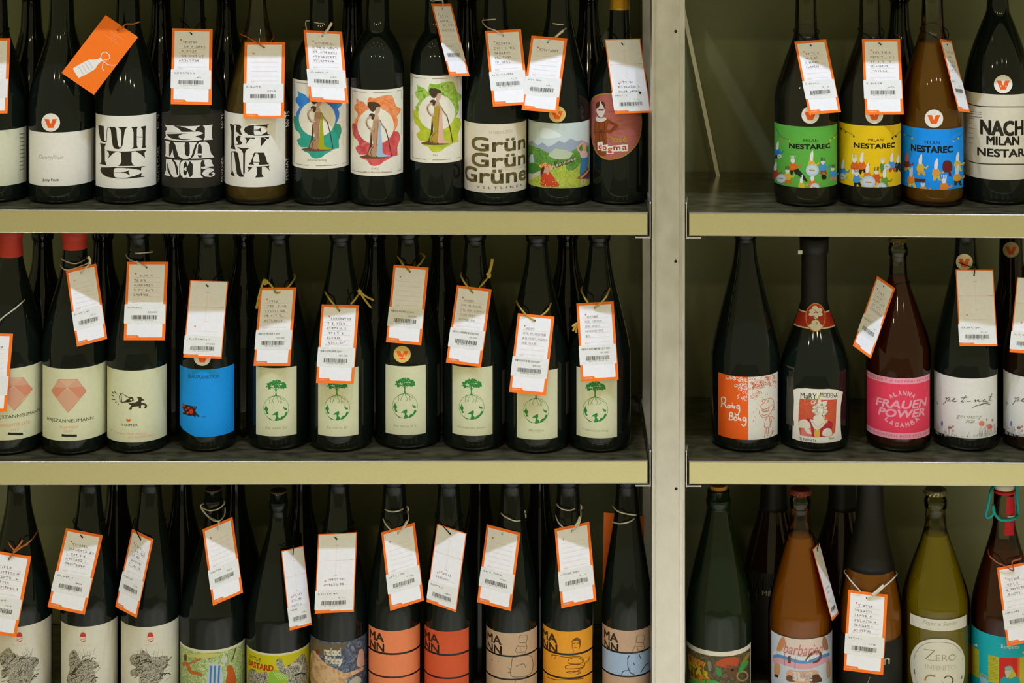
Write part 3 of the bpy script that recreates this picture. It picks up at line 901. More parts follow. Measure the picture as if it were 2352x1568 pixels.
b = Bottle('T5', 'clear bottle of golden wine with white label lettered BETNAT in black ornate capitals', 'L', 0, 592, 150, 473, 245, 15, 40, glass=G_OLIVE,
           liquid=wine('golden_wine', '#f0bc3c', 0.6), yliq=90, a=1.25, b=1.35)
L = b.label(); L.band(515.5, 655, 262, 429.5, WHITE_P)
p = b.label().zoom(500, 250, 7.84)
polys(p, BK, 1,
  [(220,262),(300,290),(295,400),(295,600),(325,730),(235,710),(250,650),(250,400)],
  [(300,278),(400,285),(430,320),(410,370),(420,420),(445,468),(400,462),(340,410),(325,360),(342,310)],
  [(420,488),(400,560),(445,610),(420,642),(370,648),(295,632),(345,632),(372,620),(335,560),(340,510),(375,480)],
  [(560,300),(650,293),(930,275),(895,300),(890,350),(850,317),(655,300),(650,390),(655,450),(680,472),(780,468),(900,400),(890,440),(960,470),(680,481),(560,466),(490,420),(475,370),(500,325)],
  [(650,377),(720,374),(785,330),(775,375),(790,425),(740,391),(650,386)],
  [(490,515),(930,500),(915,545),(930,625),(880,550),(820,512),(775,517),(775,680),(820,745),(640,754),(675,700),(680,540),(660,517),(600,517),(510,637),(525,570)],
  [(235,1190),(255,1120),(250,770),(265,760),(270,1100),(310,1208)],
  [(255,765),(330,760),(370,800),(430,1150),(470,1200),(470,1222),(400,1222),(350,1170),(310,880),(295,790)],
  [(350,683),(470,705),(590,700),(510,740),(495,800),(490,1150),(470,1208),(460,1150),(460,800),(430,740)],
  [(555,997),(600,950),(650,800),(660,785),(825,785),(860,850),(890,960),(930,995),(735,1007),(755,950),(735,830),(715,795),(680,800),(645,880),(635,970),(660,1007)],
  [(640,951),(752,955),(752,965),(640,961)],
  [(530,1040),(930,1020),(920,1060),(940,1122),(900,1070),(845,1037),(795,1042),(795,1170),(830,1225),(675,1234),(705,1180),(705,1060),(690,1042),(630,1047),(545,1138),(560,1080)])
p.text('PETNAT', 1222, 890, 1266, 1290, WL, 1, vert=1); p.text('NV 75', 1215, 60, 1285, 330, WL, 1, vert=1)
b.finish(L, p)

b.rear(262, 400, WHITE_P)
# three bottles with the lady label
def lady_label(b, x0, x1, y0, y1, dx, dy, top, low, cape, dress, words):
    L = b.label(); L.band(x0, x1, y0, y1, paper('#eae5d3'))
    p = b.label().zoom(670, 180, 6.819, dx, dy)
    p.smooth([(1010,310),(1060,345),(1130,370),(1180,430),(1190,340),(1225,290),(1300,310),(1430,270),(1560,265),(1600,340),(1640,440),(1700,470),(1690,540),(1640,590),(1660,650),(1610,820),(1315,830),(1000,720),(1010,620),(1040,560),(985,480),(985,420),(1020,390)], top, 1, 2)
    p.smooth([(950,710),(1040,720),(1320,830),(1610,820),(1680,860),(1690,960),(1650,1080),(1655,1200),(1600,1215),(1540,1240),(1520,1260),(1440,1300),(1390,1345),(1290,1370),(1220,1340),(1180,1280),(1100,1250),(1170,1190),(1060,1190),(1000,1080),(1060,1040),(1030,960),(990,930),(960,850)], low, 1, 2)
    p.ell(1315, 745, 284, 284, paper('#e9e3d0'), 2, 36)
    dk = ink('#4a3a2a'); sk = ink('#c9a98c')
    p.poly([(1240,820),(1262,960),(1255,1080),(1225,1200),(1185,1190),(1222,1060),(1232,930)], dk, 3)
    p.smooth([(1285,640),(1368,640),(1380,665),(1358,800),(1350,930),(1340,1050),(1330,1215),(1250,1222),(1205,1190),(1220,1110),(1275,1040),(1258,930),(1245,830),(1270,740)], dress, 4, 3)
    p.stroke([(1290,1060),(1250,1110),(1240,1170),(1262,1215)], 8, dk, 5); p.stroke([(1275,760),(1300,800),(1290,850)], 6, ink('#8a6a4c'), 5)
    p.stroke([(1350,690),(1335,900),(1325,1060)], 6, ink('#8a6a4c'), 5)
    p.smooth([(1310,490),(1300,560),(1285,645),(1370,640),(1348,565),(1368,535),(1386,480),(1368,435),(1320,450)], sk, 4, 3)
    p.smooth([(1208,370),(1260,368),(1300,368),(1370,398),(1388,440),(1330,448),(1312,490),(1270,522),(1220,480),(1200,430)], dk, 5, 3)
    p.smooth([(1212,578),(1250,545),(1300,565),(1290,620),(1265,645)], dk, 5, 3)
    p.stroke([(1250,600),(1195,625),(1172,680),(1195,745),(1240,790),(1285,775)], 32, sk, 5); p.stroke([(1168,660),(1188,750),(1235,805)], 7, dk, 6)
    p.stroke([(1378,655),(1410,720),(1450,775),(1478,805)], 24, sk, 5); p.stroke([(1375,640),(1412,715),(1470,790)], 6, dk, 6)
    p.smooth([(1370,690),(1396,700),(1402,850),(1420,1050),(1432,1175),(1560,1212),(1400,1228),(1330,1208),(1345,1050),(1360,850)], cape, 5, 3)
    p.stroke([(1470,795),(1520,990),(1560,1212)], 13, dk, 6)
    p.smooth([(1070,1225),(1200,1192),(1260,1220),(1330,1216),(1420,1232),(1520,1238),(1340,1254),(1180,1250)], ink('#6b4a30'), 4, 3)
    br = ink('#8a6a3e')
    cx = b.cx
    v0 = p.A(cx, y1 - 7)[1]; v1 = p.A(cx, y0 + 7)[1]; u0 = p.A(x0 + 4.5, 300)[0]; u1 = p.A(x1 - 4.5, 300)[0]
    def uvline(a, c, wd):
        n = 9
        for i in range(n):
            if i % 4 == 3: continue
            t0, t1 = i / n, (i + 1) / n
            q0 = (a[0] + (c[0] - a[0]) * t0, a[1] + (c[1] - a[1]) * t0); q1 = (a[0] + (c[0] - a[0]) * t1, a[1] + (c[1] - a[1]) * t1)
            h = (wd, 0) if abs(a[0] - c[0]) < 1e-5 else (0, wd)
            p.tris.append(((q0, q1, (q1[0] + h[0], q1[1] + h[1])), 1, br)); p.tris.append(((q0, (q1[0] + h[0], q1[1] + h[1]), (q0[0] + h[0], q0[1] + h[1])), 1, br))
    for a, c in (((u0, v0), (u1, v0)), ((u0, v1), (u1, v1)), ((u0, v0), (u0, v1)), ((u1, v0), (u1, v1))): uvline(a, c, 0.0006)
    for s, xa, ya, xb, yb in words: p.text(s, xa, ya, xb, yb, ink('#a39a78'), 2)
    b.finish(L, p)
b = Bottle('T6', 'bottle with lady label on a blue and green watercolour ring', 'L', 0, 738, 131, 473, 178, 75, 58, a=2.3, b=0.95)
lady_label(b, 672, 800, 186, 388, -134.2, -16.9, paint('wash_blue', ['#3a6cc8', '#2f86d8', '#3aa0c8'], 60), paint('wash_teal', ['#1aa6a0', '#1f9e86', '#2a9a78'], 60),
           ink('#a4a41a'), ink('#a98262'), [('Schmetterling', 1165, 1370, 1460, 1410)])
b = Bottle('T7', 'bottle with lady label on an orange and red watercolour ring', 'L', 0, 867, 124, 475, 168, 68, 57, a=2.3, b=0.95)
lady_label(b, 806, 925, 206, 404, 0, 0, paint('wash_orange', ['#ef8a30', '#f07a28', '#f0a070', '#ea6a20'], 60), paint('wash_red', ['#e0604a', '#dd5a5c', '#c83a40', '#e07a72'], 50),
           ink('#9fbcd0'), ink('#b98f6e'), [('P.M.V.', 1250, 1395, 1370, 1430), ('(Pinot Meunier Vieux)', 1130, 1445, 1505, 1480)])
b = Bottle('T8', 'bottle with lady label on a lime green and yellow watercolour ring', 'L', 0, 1003, 122, 472, 166, 70, 57, a=2.3, b=0.95)
lady_label(b, 943, 1060.5, 174, 374.5, 140.2, -31.3, paint('wash_green', ['#8ab82a', '#7cb420', '#b4d060', '#5a9a1c'], 60), paint('wash_lime', ['#d8cc2a', '#b8c428', '#8ab82c'], 50),
           ink('#e0b09a'), ink('#b09430'), [('Nu', 1260, 1395, 1330, 1425)])

b = Bottle('T9', 'bottle with beige label printed Grün Grün Grüne Veltliner', 'L', 0, 1138, 147, 473, 255, 40, 54)
L = b.label(); L.band(1065.5, 1208.5, 285, 443, paper('#ddd2bb'))
p = b.label().zoom(930, 160, 5.407)
ol = ink('#6b5f34')
p.text('în Natura 2021', 1045, 752, 1330, 795, ink('#b3a68c'), 1)
for s, x0, yt, x1, yb in (('Grün', 832, 825, 1488, 990), ('Grün', 832, 1020, 1488, 1185), ('Grüne', 752, 1180, 1494, 1358)):
    p.text(s, x0, yt, x1, yb, ol, 1, bold=0.038)
p.text('ASSEMBLAGE CUVEE', 1200, 1208, 1480, 1225, ink('#b3a68c'), 1); p.text('EIN WEIN AUS OESTERREICH', 1190, 1236, 1480, 1252, ink('#b3a68c'), 1)
p.text('VELTLINER', 895, 1437, 1455, 1465, BK, 1, spacing=1.9)
b.finish(L, p)

b = Bottle('T10', 'bottle with painted mountain meadow label and two women', 'L', 0, 1284, 143, 473, 250, 35, 58)
L = b.label(); L.band(1213, 1353.5, 283, 432, paper('#c9d6d2'))
p = b.label().zoom(1200, 180, 5.6)
p.smooth([(250,650),(330,640),(440,690),(500,740),(380,770),(240,760)], ink('#dfe6e2'), 1, 3)
p.poly([(80,900),(80,830),(130,800),(200,860),(260,820),(330,880),(400,850),(470,800),(540,830),(620,770),(700,810),(760,790),(850,840),(850,950),(400,960)], ink('#9aa6b4'), 1)
p.poly([(80,1000),(80,850),(140,870),(220,900),(300,940),(420,990),(520,1040),(640,930),(760,850),(850,880),(850,1200),(80,1200)], paint('bush_green', ['#3f7a26', '#6ea23a', '#356a22', '#8ab84e'], 160), 2)
p.poly([(330,990),(420,900),(560,920),(650,960),(600,1030),(420,1040)], ink('#b8c4a6'), 3)
p.poly([(80,1260),(250,1180),(420,1110),(660,1020),(690,1040),(480,1110),(300,1210),(90,1320)], ink('#c8bfa6'), 4)
p.poly([(80,1320),(300,1200),(480,1120),(640,1090),(850,1100),(852,1365),(750,1395),(560,1412),(400,1411),(200,1390),(90,1355)], paint('meadow', ['#a8b83a', '#c4c448', '#8aa82e', '#d4d060'], 140), 3)
p.smooth([(560,1120),(620,1060),(700,1040),(720,1120),(640,1180),(570,1170)], paint('bush_green', ['#000000', '#000000']), 4, 3)
p.smooth([(85,1120),(150,1090),(210,1130),(200,1190),(90,1220)], ink('#3f7a2a'), 4, 3)
p.poly([(90,1040),(110,980),(140,970),(155,1080),(100,1085)], ink('#b7c4d8'), 5)
# seated woman
p.smooth([(240,1370),(245,1280),(260,1220),(310,1200),(360,1205),(390,1250),(430,1310),(470,1380),(360,1392)], ink('#cf4526'), 6, 3)
p.smooth([(285,1150),(300,1110),(340,1100),(355,1150),(345,1195),(330,1240),(300,1210)], ink('#d99a7c'), 7, 3)
p.smooth([(240,1270),(235,1200),(250,1150),(285,1140),(275,1200),(250,1260)], ink('#4a2f1c'), 6, 3)
for i, c in enumerate(('#e8b03c', '#e06a4a', '#e8c46a', '#d9546a', '#efa04a')): p.ell(245 + 26 * i, 1125 - 22 * math.sin(i * 0.8), 24, 24, ink(c), 8, 10)
# standing woman
p.smooth([(752,960),(830,950),(835,1080),(830,1180),(800,1290),(735,1230),(745,1100),(755,1020)], ink('#3f7aa8'), 6, 3)
p.poly([(690,1285),(840,1130),(856,1200),(852,1290)], ink('#7a3a3e'), 7); p.poly([(720,1275),(845,1160),(850,1180),(760,1280)], ink('#d39a3c'), 8); p.poly([(760,1282),(848,1210),(852,1230),(800,1284)], ink('#4a3a6a'), 8)
p.smooth([(740,950),(800,920),(832,960),(826,1010),(752,1020)], ink('#d8b4b4'), 7, 3)
p.smooth([(765,850),(790,820),(815,850),(810,920),(785,935),(768,900)], ink('#d9a07a'), 8, 3)
p.stroke([(750,960), (705,900), (740,850), (790,810)], 26, ink('#dba6a6'), 7)
p.poly([(750,1290),(775,1290),(775,1370),(750,1372)], ink('#cfae8c'), 6); p.poly([(785,1290),(812,1285),(806,1368),(784,1370)], ink('#cfae8c'), 6)
p.text('Koreaa', 395, 1070, 660, 1160, ink('#4a3f2a'), 9, shear=0.35, slope=-0.30)
rg = random.Random(4)
for i in range(26): p.ell(rg.uniform(110, 840), rg.uniform(1310, 1385), 7, 6, ink(rg.choice(('#e8e4c8', '#e0b83a', '#d8d49a'))), 8, 7)
b.finish(L, p); b.vsticker(1280, 262, 19, True)

b = Bottle('T11', 'bottle with oval dusty red rosé dogma label and gold capsule, next to the upright', 'L', 0, 1423, 135, 472, 205, 85, 50, wtop=42, a=1.7, b=1.2)
b.sleeve('foil_capsule', None, 22, mat('gold_foil', '#b98a1c', 0.35, 0.4), 0.0006, True)
L = b.label(); L.zoom(1200, 180, 5.6)
OV = [(865,420),(880,300),(930,225),(1020,195),(1130,190),(1260,200),(1400,240),(1490,340),(1530,480),(1535,600),(1510,760),(1450,880),(1330,990),(1200,1040),(1080,1045),(980,990),(915,880),(880,720),(863,560)]
L.smooth(OV, ink('#b08a18'), 0, 3)
p = b.label().zoom(1200, 180, 5.6)
p.smooth([(1198 + (x - 1198) * 0.968, 620 + (y - 620) * 0.968) for x, y in OV], paint('rosewood', ['#a8574c', '#b4655a', '#9c4c42'], 30, 1.0, (1, 1, 7)), 1, 3)
dk = ink('#5c2c16')
p.poly([(940,520),(1010,500),(1060,500),(1120,530),(1245,600),(1200,660),(1130,710),(1080,700),(1085,760),(1090,860),(1070,1000),(980,985),(930,820),(935,740),(918,700),(920,600)], ink('#8a4418'), 2)
p.poly([(1110,575),(1180,610),(1125,665),(1085,655)], ink('#ad5f54'), 3)
for s in ([(985,560),(990,820)], [(1060,560),(1050,680),(1030,830)], [(925,690),(1080,690)], [(1125,560),(1190,605),(1130,680)], [(1010,690),(1055,800),(1075,860)]): p.stroke(s, 7, dk, 4)
p.poly([(1000,660),(1030,660),(1030,700),(1000,700)], dk, 5)
wt = ink('#ddd2c8')
p.smooth([(950,380),(960,320),(1000,295),(1050,310),(1068,360),(1060,430),(1035,490),(1005,500),(965,450)], wt, 4, 3)
p.smooth([(948,400),(950,330),(990,295),(1000,330),(985,370),(965,385)], dk, 5, 3); p.smooth([(1010,300),(1050,305),(1070,370),(1060,400),(1045,360)], dk, 5, 3)
p.poly([(975,395),(1055,395),(1045,415),(985,412)], dk, 5); p.smooth([(950,540),(960,490),(1000,510),(1060,500),(1085,520),(1060,545),(1000,560)], wt, 5, 3)
p.text('rosé', 1130, 745, 1340, 812, ink('#b09a22'), 5, bold=0.03)
for ch, x0, yt, x1, yb, q in (('d', 985, 835, 1020, 905, 0), ('o', 1035, 870, 1085, 915, 8), ('g', 1100, 890, 1155, 955, 0), ('m', 1172, 875, 1260, 920, 6), ('a', 1285, 870, 1340, 920, 0)):
    p.poly([(x0 - 16, yt - 18 + q), (x1 + 16, yt - 22), (x1 + 18, yb + 14), (x0 - 14, yb + 18)], ink('#e6e0d6'), 5); p.text(ch, x0, yt, x1, yb, ink('#c2401c'), 6, bold=0.03)
b.finish(L, p)

# ---------------------------------------------------------------- top row of the right bay
NEST_DARK = wine('dark_red_wine', '#2a100c', 0.6)
def folk(c, rng, x, y, s, body, hat, legs, tool=0):
    """little table guest with a knife or fork for a head"""
    c.smooth([(x - 30 * s, y + 40 * s), (x - 26 * s, y - 10 * s), (x, y - 30 * s), (x + 28 * s, y - 8 * s), (x + 26 * s, y + 40 * s)], ink(body), 3, 3)
    if tool == 0: c.smooth([(x - 14 * s, y - 20 * s), (x - 12 * s, y - 70 * s), (x + 12 * s, y - 110 * s), (x + 16 * s, y - 60 * s), (x + 10 * s, y - 18 * s)], ink(hat), 4, 3)
    else:
        c.smooth([(x - 12 * s, y - 18 * s), (x - 20 * s, y - 50 * s), (x + 18 * s, y - 50 * s), (x + 10 * s, y - 18 * s)], ink(hat), 4, 3)
        for q in (-15, -4, 7, 17): c.stroke([(x + q * s, y - 48 * s), (x + q * s * 1.3, y - 85 * s)], 5 * s, ink(hat if tool == 1 else '#3a3320'), 4, 0)
    c.stroke([(x + 20 * s, y + 5 * s), (x + 50 * s, y + 18 * s), (x + 66 * s, y - 4 * s)], 13 * s, ink(body), 3)
    c.poly([(x - 24 * s, y + 38 * s), (x + 30 * s, y + 38 * s), (x + 44 * s, y + 82 * s), (x + 26 * s, y + 84 * s), (x + 6 * s, y + 52 * s), (x - 6 * s, y + 84 * s), (x - 24 * s, y + 82 * s)], ink(legs), 2)
def nestarec(b, x0, x1, y0, y1, paperhex, dx, tx, guests, plates, lights):
    L = b.label(); L.band(x0, x1, y0, y1, paper(paperhex))
    p = b.label().zoom(1770, 270, 5.227)
    rng = random.Random(int(x0))
    nk = ink('#1e1c10')
    p.text('MILAN', tx[0], tx[1], tx[2], tx[3], nk, 2); p.text('NESTAREC', tx[4], tx[5], tx[6], tx[7], nk, 2, bold=0.05)
    p.clip = (p.A(b.cx, y1)[1], p.A(b.cx, y0)[1])
    for g in guests: folk(p, rng, g[0], g[1], g[2] * 1.22, *g[3:])
    for q in plates:
        p.ell(q[0], q[1], q[2], q[2] * .95, ink('#b6c8d4'), 5, 18); p.ell(q[0], q[1], q[2] * .72, q[2] * .68, ink('#c6d4dc'), 6, 18)
        p.stroke([(q[0] - q[2] * .5, q[1] - 4), (q[0] + q[2] * .4, q[1] + 4)], 10, ink('#b8862c'), 7, 0)
    for pts, cols in lights:
        p.stroke(pts, 4, nk, 1)
        for (x, y), cl in zip(pts[1:], cols): p.ell(x, y + 14, 11, 14, ink(cl), 2, 10)
    b.finish(L, p)
b = Bottle('T12', 'bottle with green party label, left of three alike', 'R', 0, 1851, 146, 477, 225, 72, 52, glass=G_OLIVE, liquid=NEST_DARK, yliq=80, a=1.5, b=1.3)
nestarec(b, 1779, 1922, 291, 431, '#5cac40', 0, (395, 258, 570, 292, 225, 308, 710, 362), [
    (270, 570, 1.1, '#e06a1c', '#e4e0d4', '#24221a', 1), (490, 540, 1.1, '#d8b02a', '#e4e0d4', '#d8b02a', 0), (625, 580, 1.0, '#3f8fcc', '#cfd4d0', '#b03a24', 2),
    (500, 780, 1.1, '#e0702a', '#dfe2e0', '#e0702a', 0), (205, 690, 1.05, '#d8b42a', '#e0ddd0', '#d9641c', 2), (60, 650, .9, '#c8402a', '#dfe2e0', '#c8402a', 0),
    (85, 400, .9, '#2f7ec0', '#dfe2e0', '#23211a', 0), (740, 660, .95, '#3f8fcc', '#c8d0c0', '#c87a6a', 2), (370, 800, .9, '#d8b42a', '#dfe2e0', '#d8b42a', 0)],
    [(500, 630, 78), (132, 730, 56), (112, 465, 28), (530, 835, 55)], [([(75, 135), (105, 195), (150, 240), (228, 262)], ('#3f8fcc', '#e0622c', '#d8a42a')), ([(800, 165), (760, 225), (715, 258)], ('#d8b42a', '#d8b42a'))])
p = LabelCanvas(b).zoom(1770, 270, 5.227)
p.poly([(275, 630), (330, 610), (400, 690), (445, 760), (425, 768), (340, 700)], ink('#24221a'), 4); p.smooth([(608, 720), (615, 680), (660, 690), (665, 730), (630, 742)], ink('#1c1a14'), 4, 3)
p.build('label_drawing', b.root)
b.vsticker(1861, 264, 20)
b = Bottle('T13', 'bottle with yellow party label, middle of three alike', 'R', 0, 1998, 144, 477, 225, 72, 52, glass=G_OLIVE, liquid=NEST_DARK, yliq=80, a=1.5, b=1.3)
nestarec(b, 1926.5, 2069, 289, 430, '#e6bf0c', 0, (1172, 248, 1350, 284, 1003, 298, 1488, 355), [
    (1010, 560, 1.15, '#d8641c', '#e4e2da', '#e8e4d8', 1), (1095, 560, 1.15, '#e06a1c', '#e4e2da', '#23211a', 0), (870, 630, 1.0, '#3f8fcc', '#dfe2e0', '#7aa83a', 0), (1160, 680, 1.05, '#e0722a', '#e4e2da', '#e0722a', 0),
    (1035, 720, 1.1, '#4f94cc', '#dfe2e0', '#23211a', 2), (1270, 700, 1.05, '#c85420', '#d8d4c4', '#c85420', 2), (1365, 740, 1.1, '#6a9a34', '#dfe2e0', '#6a9a34', 0), (1450, 550, 1.0, '#4f94cc', '#e4e2da', '#c8442a', 0),
    (1525, 560, .9, '#26241c', '#e4e2da', '#26241c', 0), (1345, 570, .9, '#5a8a34', '#dcdccc', '#8a7a3a', 1)],
    [(1175, 775, 84), (868, 705, 42), (1395, 585, 40), (1330, 835, 60)], [([(820, 120), (850, 122), (905, 160), (1000, 212)], ('#3a3320', '#8a5a1c', '#7a4a1c')), ([(1560, 165), (1500, 210), (1460, 232)], ('#2a261a', '#2a261a'))])
b.vsticker(2008, 264, 20)
b = Bottle('T14', 'clear bottle of amber wine with blue party label, right of three alike', 'R', 0, 2142, 145, 477, 228, 60, 52, glass=G_CLEAR, liquid=wine('amber_wine', '#f0a828', 0.65), yliq=95, a=1.5, b=1.3)
nestarec(b, 2070.5, 2212, 296, 435, '#1092f4', 0, (1850, 276, 2027, 314, 1690, 318, 2182, 392), [
    (1800, 580, 1.1, '#d8b43a', '#dfe2e8', '#d8a83a', 0), (1985, 640, 1.15, '#e09a3c', '#dfe2e8', '#d8b43a', 0), (1690, 730, 1.1, '#e0862a', '#b8ccdc', '#d8c43a', 0), (1640, 545, .95, '#7a3a20', '#e0622c', '#d8b43a', 0),
    (2235, 700, 1.1, '#d8a02a', '#c8d4dc', '#3a2a18', 0), (2080, 810, 1.2, '#e0822a', '#dfe2e8', '#7a3424', 1), (2240, 540, 1.0, '#d8b43a', '#dfe2e8', '#d8c86a', 0), (1830, 850, 1.1, '#e0922a', '#c8d4dc', '#e0922a', 2)],
    [], [([(1585, 160), (1610, 190), (1700, 235)], ('#d8b43a', '#d8b43a')), ([(2310, 195), (2250, 235), (2195, 268)], ('#d8b43a', '#d8b43a'))])
p = LabelCanvas(b).zoom(1770, 270, 5.227)
p.smooth([(2062, 600), (2075, 530), (2130, 512), (2170, 540), (2180, 620), (2140, 650), (2080, 650)], ink('#6a2018'), 4, 3); p.poly([(2130, 650), (2160, 650), (2170, 700), (2140, 705)], ink('#6a2018'), 4)
p.poly([(1730, 730), (1850, 735), (1862, 765), (1735, 770)], ink('#5a2a1c'), 4)
p.build('label_drawing', b.root)
b.vsticker(2145, 272, 21); b.rear(250, 395, WHITE_P)
b = Bottle('T15', 'dark round-shouldered bottle with cream hand-lettered NACH MILAN NESTAREC label', 'R', 0, 2292, 156, 472, 208, 25, 52, a=1.7, b=1.1)
L = b.label(); L.band(2214.5, 2367, 217, 413, paper('#ddd6c0'))
p = b.label().zoom(1480, 0, 2.697)
for y in (655, 1010): p.stroke([(2005, y - 16), (2060, y), (2150, y + 6), (2352, y + 6)], 6, BK, 1)
for y in (690, 702, 720): p.stroke([(2020, y), (2090, y + 6)], 3, BK, 1)
for i in range(7): p.stroke([(2010, 700 + 30 * i), (2035 + 8 * (i % 2), 706 + 30 * i)], 3, ink('#8a836a'), 1)
p.text('NACH', 2085, 742, 2345, 828, BK, 1, bold=0.05); p.text('MILAN', 2122, 842, 2320, 892, BK, 1, bold=0.05); p.text('NESTAREC', 2065, 912, 2400, 958, BK, 1, bold=0.05)
b.finish(L, p); b.vsticker(2304, 193, 21)
# ---------------------------------------------------------------- middle row of the left bay
def hausz(b, x0, x1, y0, y1, dx, dy, lines):
    L = b.label(); L.band(x0, x1, y0, y1, paper('#dbdcb8'))
    p = b.label().zoom(0, 830, 5.88, dx, dy)
    c1, c2, c3 = ink('#e0b596'), ink('#db8f70'), ink('#dba78a')
    polys(p, c1, 1, [(790,238),(1040,238),(910,345)], )
    polys(p, c3, 1, [(790,238),(910,345),(725,345)], [(1040,238),(1110,335),(910,345)], [(910,360),(1070,500),(915,688),(765,495)])
    polys(p, c2, 1, [(725,345),(910,348),(765,495),(693,395)], [(910,348),(1110,335),(1165,395),(1070,500)])
    p.stroke([(790,238),(1040,238),(1165,395),(915,688)], 5, ink('#c8694c'), 2, 0)
    p.text('HAJSZANNEUMANN', 640, 742, 1260, 800, ink('#4a4a36'), 2)
    for s, xa, ya, xb, yb in lines: p.text(s, xa, ya, xb, yb, ink('#e8a890'), 2)
    p.stroke([(835,992),(880,998),(1000,1000),(1038,998)], 32, ink('#1e1e1c'), 2)
    b.finish(L, p)
RED_FOIL = mat('red_foil', '#c0392a', 0.5)
b = Bottle('M1', 'red-capped bottle with peach diamond label cut by the left picture edge', 'L', 1, 25, 149, 1047, 790, 590, 54)
b.sleeve('foil_capsule', None, 586, RED_FOIL, 0.0007, True)
hausz(b, -48, 97.5, 846, 1010, -124, -4, [('GEMISCHTER SATZ', 690, 862, 1130, 905), ('2017', 860, 932, 980, 965)])
b = Bottle('M2', 'red-capped bottle with whole peach diamond label', 'L', 1, 172, 150, 1047, 795, 600, 58)
b.sleeve('foil_capsule', None, 569, RED_FOIL, 0.0007, True)
hausz(b, 98.5, 244.5, 846, 1011.5, 0, 0, [('TRAMINER', 805, 868, 1055, 900), ('2019', 862, 925, 985, 955)])
b = Bottle('M3', 'bottle with cream label of a running figure blowing a megaphone', 'L', 1, 317, 142, 1043, 795, 600, 54)
L = b.label(); L.band(246.5, 383, 850.5, 1015.5, paper('#dbdcb8'))
p = b.label().zoom(0, 830, 5.88)
k = ink('#3a3622')
p.stroke([(1640,425),(1615,470),(1625,540),(1645,552),(1640,425),(1750,490)], 12, k, 1, 0); p.stroke([(1645,552),(1760,530)], 14, k, 1, 0)
p.smooth([(1690,530),(1740,500),(1760,480),(1790,480),(1805,510),(1800,530),(1740,550),(1700,548)], k, 1, 3); p.ell(1772, 512, 14, 12, paper('#dbdcb8'), 2)
p.smooth([(1730,560),(1800,555),(1860,535),(1870,500),(1845,485),(1900,478),(1920,500),(1950,520),(1915,530),(1910,555),(1960,565),(1985,590),(1975,625),(1940,628),(1960,600),(1930,585),(1905,590),(1905,625),(1870,632),(1880,605),(1830,605),(1780,620),(1785,640),(1745,645),(1760,610),(1770,590)], k, 1, 2)
for a, c in (((1515,405),(1540,430)), ((1548,400),(1575,440)), ((1505,450),(1545,470)), ((1510,510),(1558,512)), ((1560,555),(1578,540)), ((1590,590),(1605,570))): p.stroke([a, c], 10, k, 1, 0)
p.smooth([(1705,770),(1730,780),(1765,775),(1755,810),(1715,808)], ink('#e06a1c'), 1, 2)
p.text('LOIMER', 1650, 833, 1860, 866, k, 1, bold=0.01, spacing=1.3)
p.text('Trotzdem, Ohne, Achtung', 1540, 930, 1975, 970, ink('#e8a890'), 1); p.text('mit ACHTUNG', 1730, 1003, 2080, 1035, ink('#e8a890'), 1); p.text('NV', 1485, 900, 1525, 925, ink('#b3a98a'), 1)
b.finish(L, p)
b = Bottle('M4', 'bottle with bright blue label and small red black emblem', 'L', 1, 478, 131, 1039, 770, 600, 54)
L = b.label().zoom(400, 820, 7.84)
x0, x1 = 413.5, 537
cu = [L.A(x0, 900)[0], L.A(x1, 900)[0]]
va, vb = L.A(478, 848)[1], L.A(478, 1003)[1]
vc = L.uv(115, 1215)[1]; ue = L.uv(385, 1420)
L.add([(cu[0], va), (cu[0], vc), (ue[0], vb), (cu[1], vb), (cu[1], va)], [(0, 1, 2), (0, 2, 4), (2, 3, 4)], 0, paper('#1298f2'))
p = b.label().zoom(400, 820, 7.84)
p.text('BLAUFRÄNKISCH', 258, 285, 795, 365, ink('#0c4878'), 1)
p.smooth([(155,840),(200,850),(260,865),(330,880),(415,890),(385,950),(400,1000),(455,1060),(440,1080),(400,1040),(380,1080),(340,1050),(280,1055),(220,1035),(160,1015),(180,960),(160,920)], ink('#2a1c18'), 1, 3)
rd = ink('#d8321c')
for x, y, rx, ry in ((180, 868, 22, 24), (262, 912, 26, 20), (220, 940, 22, 14), (310, 975, 36, 46), (250, 1000, 22, 22), (375, 908, 22, 12), (185, 980, 14, 16)): p.ell(x, y, rx, ry, rd, 2, 14)
p.text('WERF', 490, 1060, 575, 1088, ink('#0c4878'), 1)
b.finish(L, p); b.vsticker(465, 820, 19.5)

